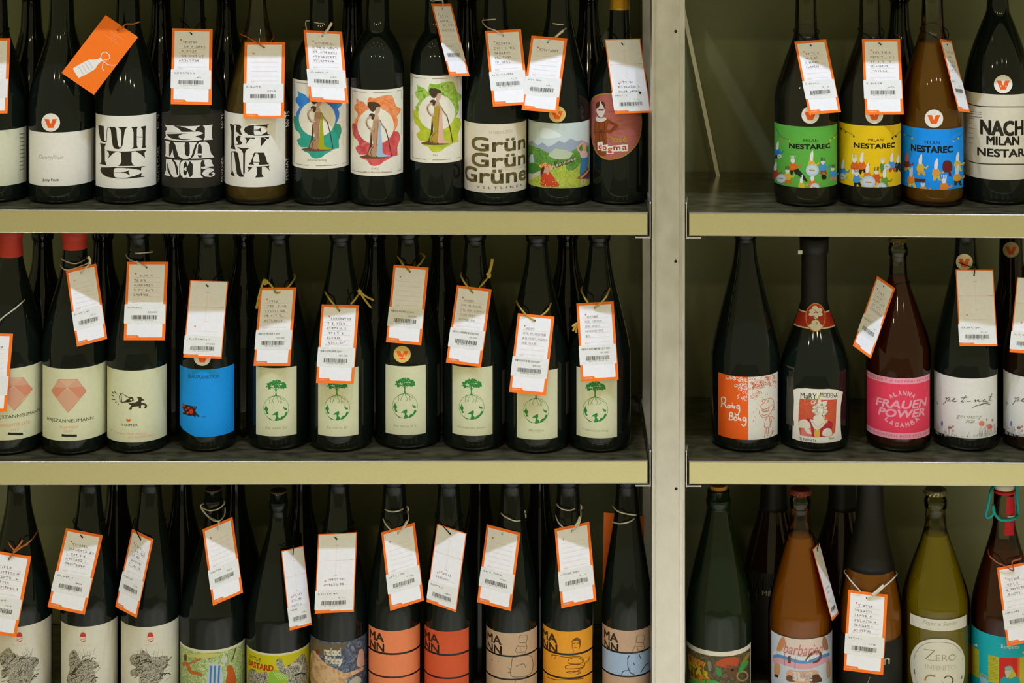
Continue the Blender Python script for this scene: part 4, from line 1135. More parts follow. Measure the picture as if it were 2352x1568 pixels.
# six bottles with the tree label
def exvero(b, x0, x1, y0, y1, dx, dy, words, sub=None):
    L = b.label(); L.band(x0, x1, y0, y1, paper('#dbdcb8'))
    p = b.label().zoom(400, 820, 7.84, dx, dy)
    g = ink('#2f8a3c')
    rg = random.Random(11)
    for i in range(150):                                   # leaf sprays of the crown
        a = rg.uniform(0, 2 * math.pi); q = math.sqrt(rg.random())
        x = 1838 + 172 * q * math.cos(a); y = 500 + 88 * q * math.sin(a)
        if abs(x - 1838) > 60 or y < 540:
            y += 0.0022 * (abs(x - 1838)) ** 1.9 * 0.4
            p.ell(x, y, rg.uniform(14, 27), rg.uniform(9, 16), g, 1, 6, rg.uniform(-1, 1))
    p.poly([(1818,550),(1846,550),(1842,640),(1850,682),(1872,705),(1830,696),(1795,706),(1820,678),(1824,640)], g, 1)
    p.stroke([(1835,600),(1790,560),(1760,530)], 9, g, 1); p.stroke([(1840,600),(1880,560),(1920,530)], 9, g, 1)
    cx, cy, r = 1838, 915, 223
    p.stroke([(cx + r * math.sin(t * math.pi / 24), cy - r * math.cos(t * math.pi / 24)) for t in range(49)], 6, g, 1, 0)
    for s in ([(1800,700),(1730,735),(1720,830)], [(1815,700),(1780,760),(1765,790),(1755,825)], [(1845,700),(1865,760),(1880,800),(1850,830)], [(1865,700),(1915,740),(1920,790),(1905,830)], [(1835,700),(1840,740)], [(1770,770),(1790,820)], [(1920,780),(1945,820)], [(1870,700),(1950,760),(1990,780)]): p.stroke(s, 6, g, 1)
    p.smooth([(1660,850),(1670,890),(1695,930),(1680,980),(1705,1015),(1665,1020),(1650,970),(1625,930),(1645,895)], g, 1, 3)
    p.smooth([(1840,985),(1870,978),(1875,1030),(1860,1060),(1900,1110),(1870,1140),(1815,1140),(1830,1080),(1820,1040),(1765,1040),(1800,1010)], g, 1, 3)
    p.smooth([(1970,880),(1985,905),(2030,920),(2025,950),(1990,945),(1970,915)], g, 1, 3)
    p.smooth([(2000,1000),(2030,985),(2030,1030),(1960,1110),(1900,1130),(1930,1070),(1980,1050)], g, 1, 3)
    p.smooth([(1660,1050),(1720,1100),(1770,1135),(1720,1120)], g, 1, 3)
    p.text(words, 1838 - 17 * len(words), 1243, 1838 + 17 * len(words), 1285, ink('#a8a878'), 1, shear=0.15)
    if sub: p.text(sub, 1775, 1298, 1905, 1320, ink('#c0bc94'), 1)
    b.finish(L, p)
BWORDS = {}
for key, cx, w_, by, ytop, lab, off, words, sub, txt in (
    ('M5', 641, 140, 1036, 505, (588.5, 681, 845, 1001.5), (0, 0), 'Ex vero III', None, 'tree-label bottle lettered Ex vero III with the left-hand twine bow, beside the blue label'),
    ('M6', 783, 145, 1040, 511, (731, 823, 846, 1002), (140, -1), 'Ex vero III', None, 'tree-label bottle lettered Ex vero III, second of the six tree labels'),
    ('M7', 938, 150, 1034, 504, (886, 977.5, 841, 998.5), (296, -5), 'Ex vero II S', None, 'tree-label bottle lettered Ex vero II S with a yellow round V sticker'),
    ('M8', 1091, 145, 1038, 509, (1039.5, 1131, 843.5, 1000.5), (449, -2.5), 'Sauvignon blanc', 'vom Opok', 'tree-label bottle lettered Sauvignon blanc'),
    ('M9', 1234, 146, 1043, 513, (1187.5, 1280, 851, 1009), (597, 6), 'Morillon', 'vom Opok', 'tree-label bottle lettered Morillon, its tag covering the tree'),
    ('M10', 1377, 143, 1041, 512, (1324.5, 1417, 848, 1006), (733, 3.5), 'Welschriesling', 'vom Opok', 'tree-label bottle lettered Welschriesling, last before the upright')):
    b = Bottle(key, txt, 'L', 1, cx, w_, by, 812, 590, 52, ytop, a=1.35, b=1.35, wtop=46, group='bottles with the tree label')
    exvero(b, *lab, *off, words, sub)
BOTTLES['M7'].vsticker(924, 813, 19.5, True)
sl = mat('slate_back_label', '#3f3d30', 0.5)
for key, xs, ya, yb in (('M7', (1004, 1008.5), 850, 970), ('M8', (1153, 1157.5), 862, 985)):
    b = BOTTLES[key]; L = b.label(); L.band(xs[0], b.cx + b.rpx(900) * .995, ya, yb, sl); b.finish(L, None, 'back_label')
b = BOTTLES['M9']; L = b.label(); L.band(1299, b.cx + b.rpx(900) * .995, 845, 965, sl); b.finish(L, None, 'back_label')

# ---------------------------------------------------------------- middle row of the right bay
b = Bottle('M11', 'bottle with half orange half white Roig Boig cartoon label', 'R', 1, 1712, 157, 1040, 815, 580, 52, 505, a=1.35, b=1.3)
L = b.label(); L.band(1650.5, 1719, 865, 1009.5, paper('#f2631a')); L.band(1718.5, 1785.5, 865, 1009.5, paper('#e3e0d6'))
p = b.label().zoom(1640, 840, 7.587)
wh, og = ink('#efe9df'), ink('#d8542c')
for s in ([(130,715),(140,640),(135,560),(170,545),(205,580),(190,640),(150,650),(190,670),(215,725),(235,715)], [(258,680),(240,700),(250,730),(280,725),(285,695),(258,680)],
          [(318,672),(318,725)], [(335,690),(345,735),(360,725),(365,690)], [(440,690),(405,690),(400,735),(435,735),(440,690),(445,780),(420,845),(385,850),(365,820)],
          [(265,940),(275,880),(280,810),(315,815),(330,850),(285,870),(330,890),(330,930),(265,940)], [(370,885),(350,905),(360,945),(395,940),(398,905),(370,885)],
          [(430,880),(425,940)], [(450,900),(460,950),(480,935)], [(555,905),(515,900),(505,945),(545,950),(555,905),(560,970),(545,1030),(505,1040),(480,1010)]): p.stroke(s, 21, wh, 1)
p.ell(318, 648, 11, 11, wh, 1); p.ell(430, 858, 11, 11, wh, 1)
rg = random.Random(5)
def vine(m, x0, x1, rows):
    for (ya, yb, n) in rows:
        for i in range(n):
            x = x0 + (x1 - x0) * rg.random(); y = ya + (yb - ya) * rg.random()
            q = rg.uniform(16, 26); a0 = rg.uniform(0, 6)
            p.stroke([(x + q * math.cos(a0 + t * .8), y + q * math.sin(a0 + t * .8)) for t in range(7)], 8 if m is wh else 6, m, 1, 2)
vine(wh, 440, 585, [(230, 330, 12), (330, 420, 11)]); vine(wh, 480, 585, [(440, 590, 10)]); vine(wh, 290, 480, [(190, 230, 8)]); vine(wh, 340, 450, [(320, 345, 4)])
vine(og, 620, 820, [(200, 330, 10), (300, 480, 20)]); vine(og, 640, 790, [(450, 570, 10)]); vine(og, 800, 990, [(190, 320, 16), (300, 380, 7)]); vine(og, 1020, 1075, [(150, 390, 8)])
p.stroke([(205,240),(220,200),(240,235),(290,180)], 9, wh, 1); p.stroke([(405,570),(440,545),(410,520),(450,490)], 9, wh, 1)
for s in ([(860,640),(835,610),(850,585),(880,590),(880,630),(855,655),(815,690),(820,735),(870,755),(935,735),(960,700),(945,760),(880,790),(835,770)],
          [(880,600),(930,570),(990,560),(1030,600),(1040,690),(1000,780),(955,850),(880,900),(820,880),(785,820),(800,760)], [(830,760),(860,800),(920,795),(960,770)], [(820,840),(860,860),(890,855),(930,845)],
          [(920,610),(945,600),(930,640)], [(985,680),(990,700)], [(1005,670),(1010,690)], [(1040,700),(1040,760),(1020,770)], [(930,870),(960,880),(1010,880),(1045,920)],
          [(925,890),(890,960),(870,1050)], [(960,890),(975,980),(970,1060)], [(870,1050),(900,1080),(940,1075),(970,1060)], [(980,900),(1000,960),(980,1020)], [(890,1080),(885,1180),(870,1255)], [(915,1080),(900,1180)], [(945,1080),(935,1220)],
          [(970,1230),(1010,1170),(1045,1120)], [(1010,1170),(1005,1120)], [(680,970),(690,935)], [(700,900),(715,880)]): p.stroke(s, 8, og, 2)
for x, y in ((680, 796), (735, 745), (755, 655), (785, 670), (890, 480), (930, 480), (830, 540)): p.stroke([(x, y), (x + 6, y + 20)], 6, og, 1, 0)
b.finish(L, p)
b = Bottle('M12', 'black-capped sparkling bottle with red throat band and square Mary of Modena label', 'R', 1, 1870, 158, 1040, 840, 690, 58, 541, a=1.45, b=1.2, wtop=54, lip=False)
CAPB = mat('matt_black_capsule', '#15140f', 0.5)
b.sleeve('foil_capsule', None, 705, CAPB, 0.0008, True)
V, Fc = lathe([(b.rt + .0004, b.zt - .024), (b.rt + .0035, b.zt - .022), (b.rt + .004, b.zt - .002), (b.rt + .002, b.zt), (0, b.zt + .0002)], b.X, b.dc, b.z0, 40)
obj('cap_rim', V, Fc, CAPB, b.root, smooth=True)
c = P(1838, 579, b.dc - b.rt - .006)
v, f = box_vf(c.x - .003, c.x + .003, c.y, c.y + .001, c.z - .0025, c.z + .0025)
obj('foil_tab', v, f, paper('#d8d2bc'), b.root)
N = LabelCanvas(b, 0.0012).zoom(0, 0, 1)
N.band(b.cx - b.rpx(725) * .99, b.cx + b.rpx(725) * .99, 716, 755, ink('#d8cfae'), 0)
N.band(b.cx - b.rpx(725) * .99, b.cx + b.rpx(725) * .99, 719, 752, ink('#a82c1e'), 1)
N.ell(1873, 728, 22, 33, ink('#d88a2c'), 2, 24); N.ell(1873, 728, 20, 31, ink('#b0301c'), 3, 24)
o = N.build('throat_band', b.root)
p = LabelCanvas(b, 0.0012).zoom(1560, 520, 2.613)
wf = ink('#ddd6c4')
for x, y, rx, ry in ((815, 485, 16, 12), (800, 505, 18, 12), (838, 500, 18, 14), (795, 525, 16, 12), (842, 525, 16, 12), (820, 535, 14, 20), (818, 575, 24, 16)): p.ell(x, y, rx, ry, wf, 5, 14)
p.poly([(775, 590), (815, 570), (860, 590), (845, 615), (818, 626), (795, 615)], wf, 5); p.stroke([(800, 535), (818, 545), (838, 560)], 3, ink('#5a4a3a'), 6); p.ell(825, 578, 6, 8, ink('#c8a23a'), 7, 8)
p.build('throat_medallion', o)
L = b.label().zoom(1640, 840, 7.587)
L.poly([(1385,412),(1450,392),(1600,388),(1800,402),(2000,398),(2120,410),(2245,455),(2225,560),(2205,700),(2200,900),(2205,1100),(2222,1270),(2180,1300),(2050,1330),(1850,1345),(1650,1330),(1480,1300),(1366,1258),(1375,1000),(1388,800),(1395,600)], paper('#e6e1d4'), 0)
p = b.label().zoom(1640, 840, 7.587)
rd = paint('brick_wash', ['#d0582e', '#c84a2a', '#d86a3c'], 80); cr = ink('#b0283a')
p.poly([(1495,565),(1800,580),(2140,580),(2130,700),(2125,900),(2110,1150),(2050,1210),(1700,1230),(1500,1200),(1470,1000),(1480,750)], rd, 1)
p.smooth([(1610,930),(1700,920),(1950,950),(2050,970),(2060,1060),(2000,1200),(1880,1235),(1700,1225),(1640,1100)], cr, 2, 3)
p.poly([(1520,1090),(1690,1060),(1705,1225),(1520,1205)], ink('#e07a78'), 3)
p.poly([(1740,1110),(1850,1110),(1840,1235),(1750,1235)], ink('#d8b03a'), 4)
ln = ink('#8a8272')
p.poly([(1670,925),(1980,945),(1890,1060),(1800,1120),(1740,1090)], wf, 5); p.stroke([(1700,940),(1790,1065),(1810,1070),(1930,960)], 5, ln, 6, 0)
p.smooth([(1465,1010),(1490,960),(1560,928),(1640,960),(1685,1040),(1650,1090),(1560,1080),(1490,1070)], wf, 5, 3)
p.smooth([(1570,1070),(1640,1080),(1700,1170),(1690,1185),(1620,1165)], wf, 6, 3)
p.smooth([(1895,1215),(1895,1130),(1950,1085),(2020,1090),(2052,1150),(2040,1210)], wf, 5, 3)
p.smooth([(1730,900),(1780,850),(1890,850),(1930,900),(1900,950),(1820,960),(1750,945)], wf, 6, 3)
for x, y, rx, ry in ((1760, 720, 44, 36), (1755, 780, 44, 40), (1800, 690, 40, 34), (1930, 730, 38, 34), (1940, 790, 40, 38), (1850, 760, 60, 80), (1870, 690, 60, 40), (1800, 820, 50, 34), (1910, 830, 46, 30)): p.ell(x, y, rx, ry, wf, 6, 16); p.ring(x, y, rx, ry, 4, ln, 7, 14)
p.ell(1848, 800, 46, 58, ink('#e4dccb'), 8, 18); p.ell(1820, 822, 12, 10, ink('#e0a090'), 9, 8); p.ell(1888, 820, 12, 10, ink('#e0a090'), 9, 8); p.stroke([(1845, 780), (1850, 830)], 4, ln, 9, 0)
p.poly([(1795,680),(1810,560),(1850,545),(1870,630),(1900,615),(1975,600),(1950,690),(1870,715)], wf, 8); p.ell(1875, 675, 24, 18, ln, 9, 10); p.stroke([(1870,840),(1930,910)], 7, ink('#3a3226'), 9, 0)
p.poly([(1800,570),(1830,500),(1870,510),(1835,545),(1825,600)], ink('#d8b03a'), 8); p.poly([(1940,960),(1980,960),(1970,1000),(1945,985)], ink('#d8b03a'), 8)
p.text('MaRY', 1510, 460, 1790, 555, BK, 3, slope=-0.02); p.text('MODENA', 1850, 460, 2150, 540, BK, 3, slope=0.12); p.text('OF', 1690, 595, 1785, 665, ink('#e8d8c4'), 3, bold=0.04, shear=.2)
p.text('Ti FaRNeTe', 1490, 1240, 1780, 1285, ink('#5a5244'), 3); p.text('Nair', 2010, 1245, 2095, 1280, ink('#5a5244'), 3)
b.finish(L, p)
L = b.label(); L.band(1806, 1824, 850, 985, sl); b.finish(L, None, 'side_label')
b = Bottle('M13', 'clear rosé bottle with pink FRAUEN POWER label', 'R', 1, 2063, 147, 1040, 800, 630, 42, 546, glass=G_CLEAR, liquid=wine('rose_wine', '#c05a2c', 0.25), yliq=632, a=1.45, b=1.3)
b.crown(mat('brass_crown', '#9a8a58', 0.3, 0.7))
L = b.label(); L.band(1991, 2134.5, 868, 1008, paper('#e8405c'))
p = b.label().zoom(1980, 840, 6.323)
pk = ink('#eda0b4')
vt, vb_ = p.A(2063, 868)[1], p.A(2063, 1008)[1]; ua, ub = p.A(1991, 940)[0], p.A(2134.5, 940)[0]
hh = .0082
for a_, c_ in ((vt - hh, vt), (vb_, vb_ + hh)): p.add([(ua, a_), (ub, a_), (ub, c_), (ua, c_)], [(0, 1, 2), (0, 2, 3)], 1, pk)
rp = ink('#dc5a76')
def arcline(s, u0, u1, v0, v1):
    vs, tr = text_tris(s); p.add([(u0 + q[0] * (u1 - u0), v0 + q[1] * (v1 - v0)) for q in vs], tr, 2, rp)
arcline("TASTES LIKE THE PATRIARCHY'S END", ua, ub * .98, vt - hh * .72, vt - hh * .3); arcline('MOST IMPORTANT ROSE EVER MADE', ua, ub * .98, vb_ + hh * .3, vb_ + hh * .72)
p.text('FRAUEN', 205, 448, 935, 560, pk, 2, bold=0.042, shear=0.2); p.text('POWER', 240, 590, 900, 700, pk, 2, bold=0.042, shear=0.2)
p.arctext('ALANNA', 588, 680, 290, -42, 40, 62, pk, 2, 0.05); p.arctext('LAGAMBA', 580, 560, 300, 232, 128, 62, pk, 2, 0.05, flip=True)
b.finish(L, p)
b.rear(838, 975, paper('#e0a090'))
def petnat(b, x0, x1, dx, full=True):
    L = b.label(); L.band(x0, x1, 868.5, 1006, paper('#e6e5e2'))
    p = b.label().zoom(1980, 840, 6.323, dx, 0)
    k = ink('#5a584a')
    for s in ([(1210,470),(1235,465),(1215,520),(1180,560)], [(1225,490),(1260,462),(1280,480),(1240,510),(1300,505)], [(1320,500),(1350,480),(1340,470),(1315,505),(1340,520),(1390,505)], [(1510,428),(1460,500),(1440,520),(1480,522)], [(1435,465),(1530,455)], [(1515,515),(1580,512)],
              [(1620,510),(1650,490),(1640,520),(1690,490),(1695,520),(1740,500)], [(1790,485),(1755,500),(1760,522),(1795,505),(1800,520),(1830,505)], [(1885,395),(1850,480),(1840,510),(1875,490)], [(1830,450),(1885,435)], [(1595,605),(1680,570),(1780,545),(1860,560)], [(1700,575),(1800,535),(1850,535)]): p.stroke(s, 9, k, 2)
    p.text('germany', 1370, 705, 1740, 765, ink('#a8a498'), 2, shear=0.3); p.text('2020', 1500, 785, 1635, 825, ink('#8a877a'), 2, shear=0.3)
    rg = random.Random(int(x0))
    cols = ['#b8a8b0', '#a8a4bc', '#c0b8a4', '#a8b0a0', '#d0c4b4', '#9aa694']
    def edge(x): return 955 + 85 * math.sqrt(max(0, 1 - ((x - 1505) / 450.0) ** 2))
    for i in range(110):
        x = rg.choice((rg.uniform(1070, 1330), rg.uniform(1660, 1940), rg.uniform(1080, 1930)))
        e = edge(x); h = rg.uniform(10, 160) if abs(x - 1500) > 200 else rg.uniform(5, 50)
        p.stroke([(x, e), (x + rg.uniform(-12, 12), e - h)], 4, ink(rg.choice(cols)), 1, 0)
        if rg.random() < .5: p.ell(x + rg.uniform(-14, 14), e - h, rg.uniform(5, 13), rg.uniform(4, 10), ink(rg.choice(cols)), 2, 7)
    for x, y, rx, ry, c_ in ((1735, 835, 42, 40, '#e0887a'), (1745, 830, 16, 20, '#c05a52'), (1850, 880, 40, 40, '#e0887a'), (1860, 885, 16, 22, '#b85048'), (1275, 895, 30, 20, '#9a6a6e'), (1320, 880, 18, 16, '#c88a8a'), (1325, 940, 16, 18, '#d0a0a0'), (1165, 835, 16, 40, '#8a86b0'),
                             (1810, 780, 10, 18, '#7a8a70'), (1890, 785, 14, 18, '#7a8a70'), (1100, 540, 14, 24, '#c0a8a4'), (1550, 970, 8, 8, '#d0c46a')): p.ell(x, y, rx, ry, ink(c_), 3, 12)
    b.finish(L, p)
b = Bottle('M14', 'bottle with whole white pet-nat label and wildflowers', 'R', 1, 2218, 147, 1038, 825, 590, 52)
petnat(b, 2146, 2288.5, 0)
b.vsticker(2215, 601, 18.5, face='#e0d3b0')
b = Bottle('M15', 'pet-nat bottle cut by the right picture edge', 'R', 1, 2379, 149, 1041, 825, 600, 52, glass=G_BROWN)
petnat(b, 2305, 2450, 159)
b = Bottle('MB', 'dark bottle behind the pet-nat pair with a round V sticker on its neck', 'R', 1, 2322, 140, 984, 815, 640, 56, glass=G_BROWN)
b.vsticker(2322, 573, 18, face='#d8c48a')
# ---------------------------------------------------------------- bottom row of the left bay
def olive_label(b, x0, x1, y0, rx, kind):
    L = b.label(); L.band(x0, x1, y0, 1600, paper('#dcd8c8'))
    p = b.label().zoom(0, 1400, 5.6)
    r_ = ink('#c8402c')
    p.smooth([(rx - 36, 345), (rx - 30, 300), (rx, 285), (rx + 30, 300), (rx + 36, 345)], r_, 1, 3); p.stroke([(rx - 34, 390), (rx, 375), (rx + 34, 360)], 8, ink('#d87a66'), 1); p.stroke([(rx - 5, 408), (rx + 20, 400), (rx + 34, 385)], 12, r_, 1)
    p.ring(rx, 350, 40, 62, 4, ink('#dba090'), 1); p.text('GENTIO', rx - 85, 443, rx + 85, 457, ink('#dba898'), 1, spacing=1.8)
    bark = paint('bark_print', ['#24211a', '#5a5442', '#c9c4ae', '#2e2b20', '#d4cfba'], 150, 3.5)
    if kind == 0: sh = [(-20,600),(60,520),(110,480),(160,540),(260,590),(350,600),(480,610),(500,680),(450,740),(420,860),(370,960),(110,960),(115,850),(60,870),(10,830),(40,740),(0,680)]
    elif kind == 1: sh = [(900,560),(955,510),(1000,560),(1040,640),(1100,620),(1160,640),(1230,660),(1270,720),(1200,760),(1220,800),(1230,870),(1210,960),(890,960),(870,850),(900,760),(885,640)]
    else: sh = [(1670,610),(1720,570),(1800,560),(1830,510),(1900,560),(1960,600),(2060,600),(2150,590),(2165,680),(2110,760),(2090,860),(2010,960),(1800,960),(1795,860),(1750,850),(1690,850),(1680,780),(1760,740),(1690,700)]
    p.smooth(sh, bark, 1, 2)
    rg = random.Random(kind)
    xs = [q[0] for q in sh]
    for i in range(44):
        x = rg.uniform(min(xs) + 20, max(xs) - 30); y = rg.uniform(620, 930)
        p.stroke([(x, y), (x + rg.uniform(10, 50), y - rg.uniform(5, 40)), (x + rg.uniform(40, 90), y - rg.uniform(10, 70))], rg.uniform(4, 12), ink(rg.choice(('#35311f', '#bdb8a2', '#4c4735'))), 2)
    for i in range(14):
        x = rg.uniform(min(xs) + 40, max(xs) - 60)
        p.stroke([(x, 610), (x + rg.uniform(-30, 30), rg.uniform(490, 560))], 3, ink('#8a8570'), 2)
    b.finish(L, p)
b = Bottle('B1', 'white bark-print label bottle cut by the left picture edge', 'L', 2, 43, 151, 1618, 1385, 1150, 56)
olive_label(b, -30, 117.5, 1439, 250, 0)
b = Bottle('B2', 'white bark-print label bottle, second from the left picture edge', 'L', 2, 206, 132, 1618, 1385, 1150, 55)
olive_label(b, 140.5, 269.5, 1438, 1068, 1)
b = Bottle('B3', 'white bark-print label bottle beside the green jungle label', 'L', 2, 345, 134, 1618, 1385, 1150, 55)
olive_label(b, 278.5, 411.5, 1439, 1934, 2)
CAP_D = mat('dark_capsule_top', '#3f3524', 0.5)
b = Bottle('B4', 'bottle with colourful green jungle figures label', 'L', 2, 490, 151, 1618, 1395, 1200, 42, 1124, a=1.3, b=1.2)
b.cork(CAP_D, 0.002, b.rt)
L = b.label(); L.band(414.5, 562.5, 1492, 1600, paper('#d8d4b4'))
p = b.label().zoom(410, 1440, 5.345)
jung = paint('jungle_print', ['#2f7a34', '#9ab04a', '#d8d6b0', '#4a9a4a', '#c4c46a', '#3a3a26'], 130, 2.5)
cu0, cu1 = p.A(414.5, 1500)[0], p.A(562.5, 1500)[0]; vt = p.A(490, 1498)[1]; vl = p.A(490, 1600)[1]
p.add([(cu0, vl), (cu1, vl), (cu1, vt), (cu0, vt)], [(0, 1, 2), (0, 2, 3)], 1, jung)
p.smooth([(60,310),(180,330),(400,320),(520,330),(400,370),(200,370),(60,340)], ink('#c8c46a'), 2, 3)
org = ink('#c06a2c')
p.stroke([(50,450),(110,450),(150,540),(220,560),(290,590)], 42, org, 3); p.stroke([(110,460),(190,420),(280,385)], 22, org, 3); p.ell(88, 370, 20, 46, ink('#6a4a30'), 4, 12)
p.smooth([(350,640),(380,470),(430,425),(500,460),(540,560),(530,690),(350,690)], ink('#b8c4cc'), 3, 3)
for x in (400, 450, 500): p.stroke([(x, 470), (x - 6, 580), (x - 10, 690)], 22, ink('#3f7ab8'), 4)
p.smooth([(590,480),(650,470),(690,560),(700,690),(580,690),(600,560)], ink('#c05a20'), 3, 3); p.ell(560, 400, 40, 36, ink('#c8c8bc'), 3, 12)
p.stroke([(700,250),(680,330),(650,420)], 14, ink('#5a5238'), 3)
b.finish(L, p)
b = Bottle('B5', 'bottle with yellow Little Bastard cartoon label', 'L', 2, 640, 149, 1618, 1405, 1200, 42, 1128, a=1.3, b=1.15)
b.cork(CAP_D, 0.002, b.rt)
L = b.label(); L.band(567, 712, 1500, 1600, paper('#d8d4b4'))
p = b.label().zoom(410, 1440, 5.345)
cu0, cu1 = p.A(567, 1510)[0], p.A(712, 1510)[0]; vt = p.A(640, 1505)[1]; vl = p.A(640, 1600)[1]
p.add([(cu0, vl), (cu1, vl), (cu1, vt), (cu0, vt)], [(0, 1, 2), (0, 2, 3)], 1, ink('#c8c010'))
p.text('LITTLE', 880, 330, 1010, 368, ink('#4a3a1c'), 3, bold=.02); p.text('BASTARD', 868, 385, 1165, 455, ink('#c8381c'), 3, bold=.04)
mono = paint('ink_sketch', ['#26241c', '#5a5648', '#c8c4b0', '#3a382c', '#8a8672'], 150, 3.0)
p.smooth([(1190,420),(1240,380),(1270,400),(1310,480),(1400,430),(1480,360),(1520,320),(1560,350),(1590,500),(1560,690),(1340,690),(1250,560)], mono, 2, 2)
p.smooth([(870,530),(930,510),(990,560),(1080,540),(1110,620),(1120,690),(870,690)], mono, 2, 2)
p.smooth([(1120,560),(1180,520),(1270,560),(1350,610),(1330,660),(1200,690),(1100,690)], ink('#8ab83a'), 3, 3)
for i in range(5): p.stroke([(1160 + i * 30, 540 + i * 6), (1230 + i * 28, 640)], 8, ink('#c8d08a'), 4, 0)
p.stroke([(1380,470),(1450,450),(1500,480),(1480,560)], 22, ink('#c4c0ac'), 3); p.stroke([(1420,600),(1500,560),(1560,580)], 16, ink('#26241c'), 4)
b.finish(L, p)
b = Bottle('B6', 'bottle with blue and peach painted naked friday label', 'L', 2, 778, 132, 1618, 1392, 1150, 52)
L = b.label(); L.band(714, 842.5, 1474, 1600, paint('night_painting', ['#3a4a66', '#5a6a84', '#2a3044', '#7a8494', '#4a4a5c'], 70, 2.0))
p = b.label().zoom(410, 1440, 5.345)
p.smooth([(1630,130),(1800,200),(2000,200),(2080,190),(1960,320),(1800,350),(1700,300),(1630,250)], ink('#6a5c44'), 1, 3)
p.smooth([(1630,320),(1690,300),(1760,400),(1850,470),(1960,520),(2050,560),(2200,510),(2260,480),(2265,520),(2140,590),(2060,640),(2050,700),(1640,700)], paint('peach_skin', ['#c8a070', '#d8b48a', '#c09468', '#a88a5c'], 60), 2, 3)
p.smooth([(2190,470),(2210,300),(2260,270),(2280,400),(2270,470)], ink('#d0a490'), 2, 3); p.smooth([(2100,660),(2180,600),(2240,630),(2220,690),(2100,700)], ink('#b8b4a4'), 2, 3); p.ell(1712, 300, 22, 34, ink('#7a3a22'), 3, 12)
p.text('naked', 1790, 245, 1990, 330, ink('#d8d2be'), 4, bold=.05); p.text('friday', 1800, 350, 2010, 460, ink('#d8d2be'), 4, bold=.05)
b.finish(L, p)
# five bottles with banded labels
def mann(b, x0, x1, tops, cols, lettering, art):
    p0 = None
    for i, (ya, yb) in enumerate(tops):
        L = b.label(); L.band(x0, x1, ya, yb, paper(cols[i % len(cols)]))
        o = L.build('label_band', b.root)
        if i == 0: p0 = o
    p = b.label().zoom(840, 1420, 3.564)
    lx, ly = lettering
    k = ink('#3a2c18')
    p.text('MA', lx, ly, lx + 110, ly + 66, k, 1, bold=.036); p.text('NN', lx + 2, ly + 82, lx + 112, ly + 146, k, 1, bold=.036)
    art(p, k)
    p.build('label_print', p0)
def no_art(p, k): pass
def cook(dx):
    def f(p, k):
        l = ink('#6a5a42')
        for s in ([(1252,195),(1262,140),(1320,140),(1312,195)], [(1252,195),(1312,198)], [(1250,215),(1235,240),(1225,265),(1245,285)], [(1312,200),(1318,240),(1300,285)], [(1255,230),(1275,228)], [(1285,228),(1300,230)], [(1268,240),(1262,258),(1280,258)], [(1245,270),(1270,278),(1295,268)]):
            p.stroke([(x + dx, y) for x, y in s], 4, l, 1)
        if dx == 0:
            for s in ([(1200,320),(1350,305),(1350,450),(1200,475),(1192,400),(1200,320)], [(1230,390),(1290,370),(1310,400)], [(1170,400),(1190,430),(1165,440)], [(1030,330),(1040,345)], [(1085,350),(1090,345)], [(1105,322),(1115,322)], [(1220,480),(1225,520)], [(1310,478),(1312,520)]): p.stroke(s, 5, l, 1)
        else:
            l2 = ink('#35465a')
            for s in ([(2150,300),(2145,380),(2165,440),(2200,455)], [(2235,290),(2255,335)], [(2190,360),(2200,380)], [(2095,455),(2110,430),(2150,425)], [(2250,440),(2290,380),(2320,360)], [(2160,300),(2140,330)]): p.stroke(s, 7, l2, 1)
    return f
def coil(p, k):
    l = ink('#7a4f12')
    for s in ([(1690,200),(1690,180),(1720,160),(1755,175),(1755,210),(1745,250)], [(1690,200),(1690,230),(1700,260),(1695,280)], [(1690,205),(1715,200)], [(1725,200),(1748,200)], [(1705,235),(1725,238)]): p.stroke(s, 5, l, 1)
    p.smooth([(1690,190),(1720,155),(1758,172),(1756,230),(1746,205),(1735,180),(1700,185)], l, 1, 3)
    p.stroke([(1520,305),(1560,300),(1640,315),(1750,310),(1780,340),(1750,370),(1660,365),(1670,330),(1740,320),(1790,360),(1770,400),(1650,410),(1640,385),(1720,375),(1790,390),(1700,440),(1640,440),(1700,430),(1760,440),(1720,460)], 6, l, 1)
    for s in ([(1520,305),(1530,290),(1540,305)], [(1545,330),(1560,310)], [(1790,370),(1820,340),(1830,310)], [(1820,340),(1840,330)]): p.stroke(s, 5, l, 1)
    p.stroke([(1490,480),(1560,500),(1640,500),(1780,490)], 7, l, 1)
b = Bottle('B7', 'bottle with pale orange three-band MANN label', 'L', 2, 906, 123, 1618, 1395, 1160, 56)
mann(b, 847.5, 964, [(1448.5, 1499), (1503.5, 1553), (1557, 1600)], ['#ef8a5c'], (38, 85), no_art)
b = Bottle('B8', 'bottle with darker red-orange MANN label turned aside', 'L', 2, 1031, 113, 1618, 1395, 1160, 55)
mann(b, 976, 1076, [(1450, 1501), (1505.5, 1555), (1559, 1600)], ['#d85a34'], (488, 85), no_art)
b = Bottle('B9', 'bottle with all taupe MANN label showing a cook', 'L', 2, 1176, 120, 1618, 1395, 1160, 56)
mann(b, 1117.5, 1233, [(1454, 1504.5), (1508.5, 1558), (1562, 1600)], ['#c6a88a'], (1000, 100), cook(0))
b = Bottle('B10', 'bottle with golden orange MANN label showing a woman and coiled cord', 'L', 2, 1305, 117, 1618, 1395, 1160, 56)
mann(b, 1247.5, 1360, [(1450, 1500), (1504.5, 1555), (1559, 1600)], ['#eda02c'], (1455, 75), coil)
b = Bottle('B11', 'bottle with taupe and light blue MANN label, nearest the upright', 'L', 2, 1440, 116, 1618, 1395, 1160, 55)
